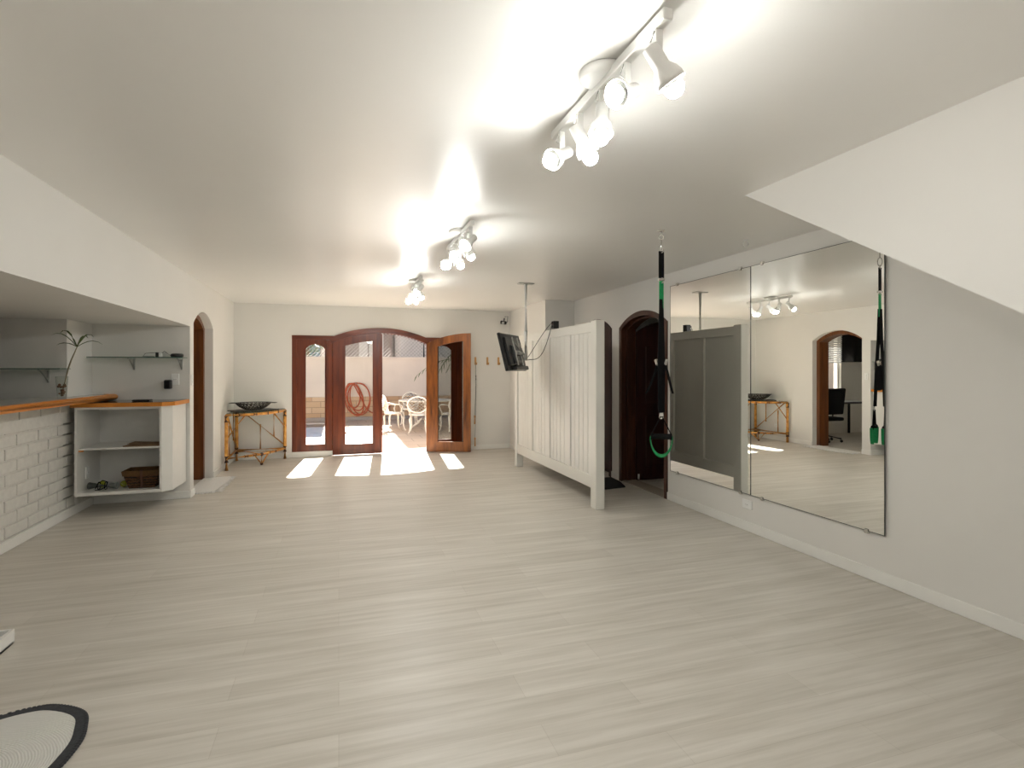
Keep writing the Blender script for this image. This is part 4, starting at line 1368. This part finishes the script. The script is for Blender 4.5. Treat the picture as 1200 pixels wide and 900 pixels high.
for (a, c, d, e) in ((-6.2, -0.2, 12.45, 12.65), (-6.2, -0.2, 15.9, 16.1), (-0.36, -0.2, 12.65, 15.9), (-6.2, -6.0, 12.65, 15.9)):
    box(bm, a, c, d, e, GZ + 0.0005, GZ + 0.02, 0.003)
obj('coping', bm, OUTW, po)
# hose coil on the wall
hs = thing('garden_hose', 'orange garden hose hung in loose coils on the patio wall', 'hose', (0.5, WY - 0.1, 0.6))
bm = BM()
hp = []
random.seed(11)
for k in range(5 * 24 + 1):
    a = PI / 2 + 2 * PI * k / 24
    lap = k // 24
    rx = (0.17, 0.42, 0.13, 0.36, 0.20)[min(lap, 4)]
    rz = (0.42, 0.50, 0.30, 0.60, 0.36)[min(lap, 4)]
    cxs = (0.34, 0.58, 0.46, 0.62, 0.40)
    cx = cxs[min(lap, 4)] + (cxs[min(lap + 1, 4)] - cxs[min(lap, 4)]) * (k / 24 - lap)
    t = k / 24 - lap
    nl = min(lap + 1, 4)
    rx += ((0.17, 0.42, 0.13, 0.36, 0.20)[nl] - rx) * t
    rz += ((0.42, 0.50, 0.30, 0.60, 0.36)[nl] - rz) * t
    hp.append((cx + rx * math.cos(a), WY - 0.09 - 0.028 * (lap % 3), 1.04 - rz + rz * math.sin(a) - 0.06 * math.cos(a) * (1 + lap % 2)))
hp += [(0.62, WY - 0.1, 0.62), (0.80, WY - 0.12, 0.25), (1.05, WY - 0.15, 0.10), (1.35, WY - 0.15, 0.12), (1.47, WY - 0.12, 0.36), (1.36, WY - 0.12, 0.58), (1.15, WY - 0.1, 0.66)]
tube(bm, hp, 0.017, 8)
obj('tubing', bm, HOSE, hs)
bm = BM(); tube(bm, [(0.48, WY, 1.02), (0.48, WY - 0.16, 1.02), (0.48, WY - 0.165, 1.08)], 0.014, 8); tube(bm, [(0.44, WY, 0.40), (0.44, WY - 0.16, 0.40)], 0.02, 8)
obj('wall_peg', bm, BLDG2, hs)
fd = bm = BM()
lathe(bm, [(0, 0), (0.16, 0), (0.15, 0.012), (0, 0.014)], (0.05, 13.4, GZ + 0.001), n=24)
dr_ = obj('floor_drain', bm, BLDG2, None, (0.05, 13.4, GZ)); tag(dr_, 'dark round drain cover in the patio paving', 'drain')
bm = BM()
for k in range(-3, 4):
    box(bm, 0.05 - 0.12, 0.05 + 0.12, 13.4 + k * 0.035 - 0.006, 13.4 + k * 0.035 + 0.006, GZ + 0.012, GZ + 0.018)
obj('grate', bm, BLACK, dr_)

# patio table and chairs
TXc, TYc = 2.15, 14.15
tt = thing('patio_table', 'round white cast metal patio table', 'table', (TXc, TYc, GZ))
bm = BM(); lathe(bm, [(0, 0.69), (0.68, 0.69), (0.70, 0.70), (0.70, 0.715), (0.68, 0.72), (0, 0.72)], (TXc, TYc, GZ), n=40); obj('tabletop', bm, CHAIRW, tt)
bm = BM(); lathe(bm, [(0.1, 0.69), (0.055, 0.62), (0.04, 0.5), (0.06, 0.38), (0.035, 0.3), (0.05, 0.2), (0.05, 0.14), (0, 0.14)], (TXc, TYc, GZ), n=20); obj('pedestal', bm, CHAIRW, tt)
for k in range(4):
    a = 0.5 + k * PI / 2
    bm = BM(); tube(bm, [(TXc + r * math.cos(a), TYc + r * math.sin(a), GZ + z) for r, z in ((0.03, 0.2), (0.18, 0.22), (0.32, 0.10), (0.45, 0.035), (0.5, 0.025))], [0.03, 0.028, 0.024, 0.022, 0.024], 8); obj('foot', bm, CHAIRW, tt)
bm = BM(); lathe(bm, [(0, 0), (0.17, 0), (0.19, 0.02), (0.17, 0.03), (0, 0.025)], (TXc - 0.05, TYc - 0.1, GZ + 0.721), n=28)
ds = obj('serving_dish', bm, CARD, None, (TXc, TYc, GZ + 0.72)); tag(ds, 'brown shallow dish on the white patio table', 'dish')
bm = BM(); tube(bm, [(TXc - 0.05 + 0.18 * math.cos(k * 2 * PI / 30), TYc - 0.1 + 0.18 * math.sin(k * 2 * PI / 30), GZ + 0.75) for k in range(30)], 0.01, 6, closed=True); obj('rim', bm, RATTAN, ds)


def make_chair(label):
    c = thing('patio_chair', label, 'chair', (0, 0, 0), 0, 'white patio chairs')     # faces +Y
    bm = BM()
    lathe(bm, [(0, 0.405), (0.215, 0.405), (0.235, 0.415), (0.235, 0.43), (0.215, 0.44), (0, 0.436)], (0, 0, 0), n=28); obj('seat', bm, CHAIRW, c)
    for sx in (-1, 1):
        for sy in (-1, 1):
            bm = BM(); tube(bm, [(sx * 0.155, sy * 0.155, 0.41), (sx * 0.19, sy * 0.185, 0.32), (sx * 0.175, sy * 0.175, 0.17), (sx * 0.19, sy * 0.20, 0.05), (sx * 0.21, sy * 0.225, 0.0)], [0.026, 0.026, 0.019, 0.015, 0.02], 8)
            obj('leg', bm, CHAIRW, c)
    bm = BM()
    yb = lambda z: -0.20 - 0.10 * (z - 0.43) / 0.45
    ov = [(0.235 * math.cos(a), 0.67 + 0.19 * math.sin(a)) for a in [k * 2 * PI / 32 for k in range(32)]]
    tube(bm, [(x, yb(z), z) for x, z in ov], 0.019, 8, closed=True)
    for s in (-1, 1):
        tube(bm, [(s * 0.17, -0.17, 0.42), (s * 0.19, yb(0.52), 0.53), (s * 0.21, yb(0.6), 0.61)], 0.017, 8)
        for k in range(-3, 4):     # lattice
            pts = []
            for j in range(41):
                u = -0.25 + 0.5 * j / 40
                x, z = u, 0.67 + s * u * 0.85 + k * 0.075
                if (x / 0.225) ** 2 + ((z - 0.67) / 0.18) ** 2 < 1:
                    pts.append((x, yb(z), z))
            if len(pts) > 2:
                tube(bm, [pts[0], pts[-1]], 0.0105, 5)
    tube(bm, [(-0.2, yb(0.50), 0.50), (0.2, yb(0.50), 0.50)], 0.013, 8)
    obj('backrest', bm, CHAIRW, c)
    for s in (-1, 1):
        bm = BM(); tube(bm, [(s * 0.215, yb(0.64), 0.64), (s * 0.27, -0.1, 0.66), (s * 0.275, 0.06, 0.645), (s * 0.265, 0.13, 0.60), (s * 0.25, 0.10, 0.52), (s * 0.20, 0.10, 0.435)], 0.015, 8)
        obj('armrest', bm, CHAIRW, c)
    return c


ch0 = None
for (x, y, face, lab) in ((1.30, 13.75, -75, 'white patio chair standing sideways left of the round table'), (1.82, 13.15, -12, 'white lattice-back patio chair, its back to the doorway, front of the table'),
                          (1.85, 15.15, 165, 'white patio chair on the far side of the table, by the wall'), (2.62, 13.15, 22, 'white patio chair front right of the table, seen through the open leaf'),
                          (3.15, 14.1, 85, 'white patio chair on the right of the table, seen through the open leaf')):
    if ch0 is None:
        ch0 = make_chair(lab); c = ch0
    else:
        c = copy_tree(ch0); c['label'] = lab
    c.location = (x, y, GZ)
    c.rotation_euler = (0, 0, math.radians(face))

# mesh fence on top of the wall
mf = thing('mesh_fence', 'diamond wire mesh fence above the patio wall', 'fence', (1, WY + 0.1, 1.83))
for x in (-3.6, -1.2, 2.52, 5.0):
    bm = BM(); tube(bm, [(x, WY + 0.1, 1.831), (x, WY + 0.1, 3.6)], 0.022, 8); obj('post', bm, BLACK, mf)
bm = BM()
H_ = 1.75
x = -5.4
while x < 5.0:
    for s in (0, 1):
        p, q = [x, 1.84], [x + H_, 1.84 + H_]
        if s:
            p, q = [x + H_, 1.84], [x, 1.84 + H_]
        tube(bm, [(p[0], WY + 0.1 + 0.004 * s, p[1]), (q[0], WY + 0.1 + 0.004 * s, q[1])], 0.005, 3, caps=False)
    x += 0.11
o = obj('wire_mesh', bm, NETM, mf)

# neighbours
nw = thing('neighbour_house', 'tall white neighbouring building right behind the patio wall', 'building', (5, 21, -0.4))
bm = BM(); box(bm, 2.12, 10, 20.0, 24, -0.4, 9.2); obj('walls', bm, BLDG, nw)
bm = BM(); box(bm, 2.02, 10.1, 19.9, 24.1, 9.2, 9.4); obj('roof', bm, BLDG2, nw)
for x in (3.4, 5.4):
    bm = BM(); box(bm, x, x + 1.0, 19.96, 20.0, 2.6, 3.9, 0.005); wf = obj('window', bm, BLDG2, nw)
    bm = BM(); box(bm, x + 0.06, x + 0.94, 19.945, 19.96, 2.66, 3.84); obj('pane', bm, BLUEG, wf)
nc = thing('concrete_house', 'grey-brown neighbouring house with arched openings behind the wire mesh', 'building', (1, 22.5, -0.4))
bm = BM(); box(bm, -0.1, 2.0, 22, 25, -0.4, 5.2); obj('walls', bm, BLDG2, nc)
for x in (0.75, 1.35):
    pts = [(x, 1.2), (x + 0.32, 1.2)] + arch(x + 0.32, x, 2.75, 2.95, 10)
    bm = BM(); prism(bm, [(a, 21.93, z) for a, z in pts], (0, 0.068, 0)); obj('arched_window', bm, BLDG, nc)
bm = BM(); box(bm, 1.12, 1.28, 21.8, 22.0, -0.4, 5.2, 0.01); obj('pilaster', bm, BLDG, nc)
bm = BM(); box(bm, -0.2, 2.1, 21.8, 25.1, 5.2, 5.35); obj('roof', bm, BLDG2, nc)
bm = BM(); box(bm, -0.08, 0.16, 21.94, 22.0, 1.9, 3.2); obj('window', bm, BLUEG, nc)
np_ = thing('pale_house', 'pale house with blue glass behind the tree beyond the left doors', 'building', (-1.6, 25, -0.4))
bm = BM(); box(bm, -6.0, -0.5, 26, 30, -0.4, 5.5); obj('walls', bm, BLDG, np_)
bm = BM(); box(bm, -6.2, -0.4, 25.8, 30.2, 5.5, 5.7); obj('roof', bm, BLDG2, np_)
for x in (-1.35, -3.3):
    bm = BM(); box(bm, x, x + 0.6, 25.95, 26.0, 1.9, 3.4); wf = obj('window', bm, BLDG2, np_)
    bm = BM(); box(bm, x + 0.05, x + 0.55, 25.93, 25.95, 1.95, 3.35); obj('pane', bm, BLUEG, wf)

tree = thing('garden_tree', 'leafy green tree behind the patio wall, seen in the left sidelight', 'tree', (-1.0, 19.5, -0.4))
bm = BM(); tube(bm, [(-0.95, 19.5, -0.4), (-0.93, 19.5, 1.0), (-0.98, 19.5, 2.2), (-0.92, 19.5, 3.0)], [0.09, 0.075, 0.05, 0.03], 8)
for k in range(7):
    a = k * 0.9
    tube(bm, [(-0.96, 19.5, 1.6 + 0.18 * k), (-0.96 + 0.55 * math.cos(a), 19.5 + 0.5 * math.sin(a), 2.1 + 0.2 * k)], [0.025, 0.008], 5)
obj('trunk', bm, BARK, tree)
bm = BM()
random.seed(3)
for k in range(1300):
    a, e, r = random.uniform(0, 2 * PI), random.uniform(-1, 1), random.uniform(0.15, 0.85)
    c = Vector((-0.9 + r * 0.75 * math.cos(a), 19.5 + r * 0.7 * math.sin(a), 2.75 + e * 0.85 * (1.1 - r * 0.5)))
    d = Vector((random.uniform(-1, 1), random.uniform(-1, 1), random.uniform(-1, 0.4))).normalized()
    s = d.cross(Vector((random.uniform(-1, 1), random.uniform(-1, 1), random.uniform(-1, 1)))).normalized()
    L, w = random.uniform(0.07, 0.12), 0.022
    vs = [bm.verts.new(p) for p in (c, c + d * L * 0.5 + s * w, c + d * L, c + d * L * 0.5 - s * w)]
    bm.faces.new(vs)
o = obj('foliage', bm, TREEL, tree); o['kind'] = 'stuff'

# palm to the right: its drooping frond shows in the doorway
pm = thing('potted_palm', 'palm whose drooping green frond hangs into view by the doorway', 'palm', (3.9, 15.1, GZ))
bm = BM(); lathe(bm, [(0, 0), (0.2, 0), (0.28, 0.42), (0.30, 0.45), (0.26, 0.45), (0.2, 0.1), (0, 0.1)], (3.9, 15.1, GZ), n=24); obj('pot', bm, OUTW, pm)
bm = BM(); tube(bm, [(3.9, 15.1, GZ + 0.1), (3.88, 15.1, 0.9), (3.82, 15.08, 1.5)], [0.07, 0.055, 0.045], 10); obj('trunk', bm, BARK, pm)
for k, (a, L, lift) in enumerate([(PI * 0.97, 1.75, 0.42), (PI * 1.25, 1.5, 0.7), (PI * 0.75, 1.3, 0.7), (0.2, 1.6, 0.5), (-0.7, 1.5, 0.6), (1.0, 1.3, 0.7), (2.0, 1.2, 0.9), (4.3, 1.4, 0.8)]):
    bm = BM()
    rach = [Vector((3.82 + L * t * math.cos(a), 15.08 + L * t * math.sin(a), 1.5 + lift * math.sin(t * 2.2) - 0.55 * t * t)) for t in [j / 16 for j in range(17)]]
    tube(bm, rach, [0.012 * (1 - 0.7 * j / 16) for j in range(17)], 5)
    for j in range(2, 17):
        d = (rach[j] - rach[j - 1]).normalized()
        s = d.cross(UZ).normalized()
        for q in (-1, 1):
            tipv = rach[j] + s * q * 0.20 * (1 - 0.5 * j / 16) + d * 0.12 - UZ * 0.10
            leafblade(bm, [rach[j], (rach[j] + tipv) / 2 + UZ * 0.02, tipv], 0.028)
    obj('frond', bm, LEAF, pm)
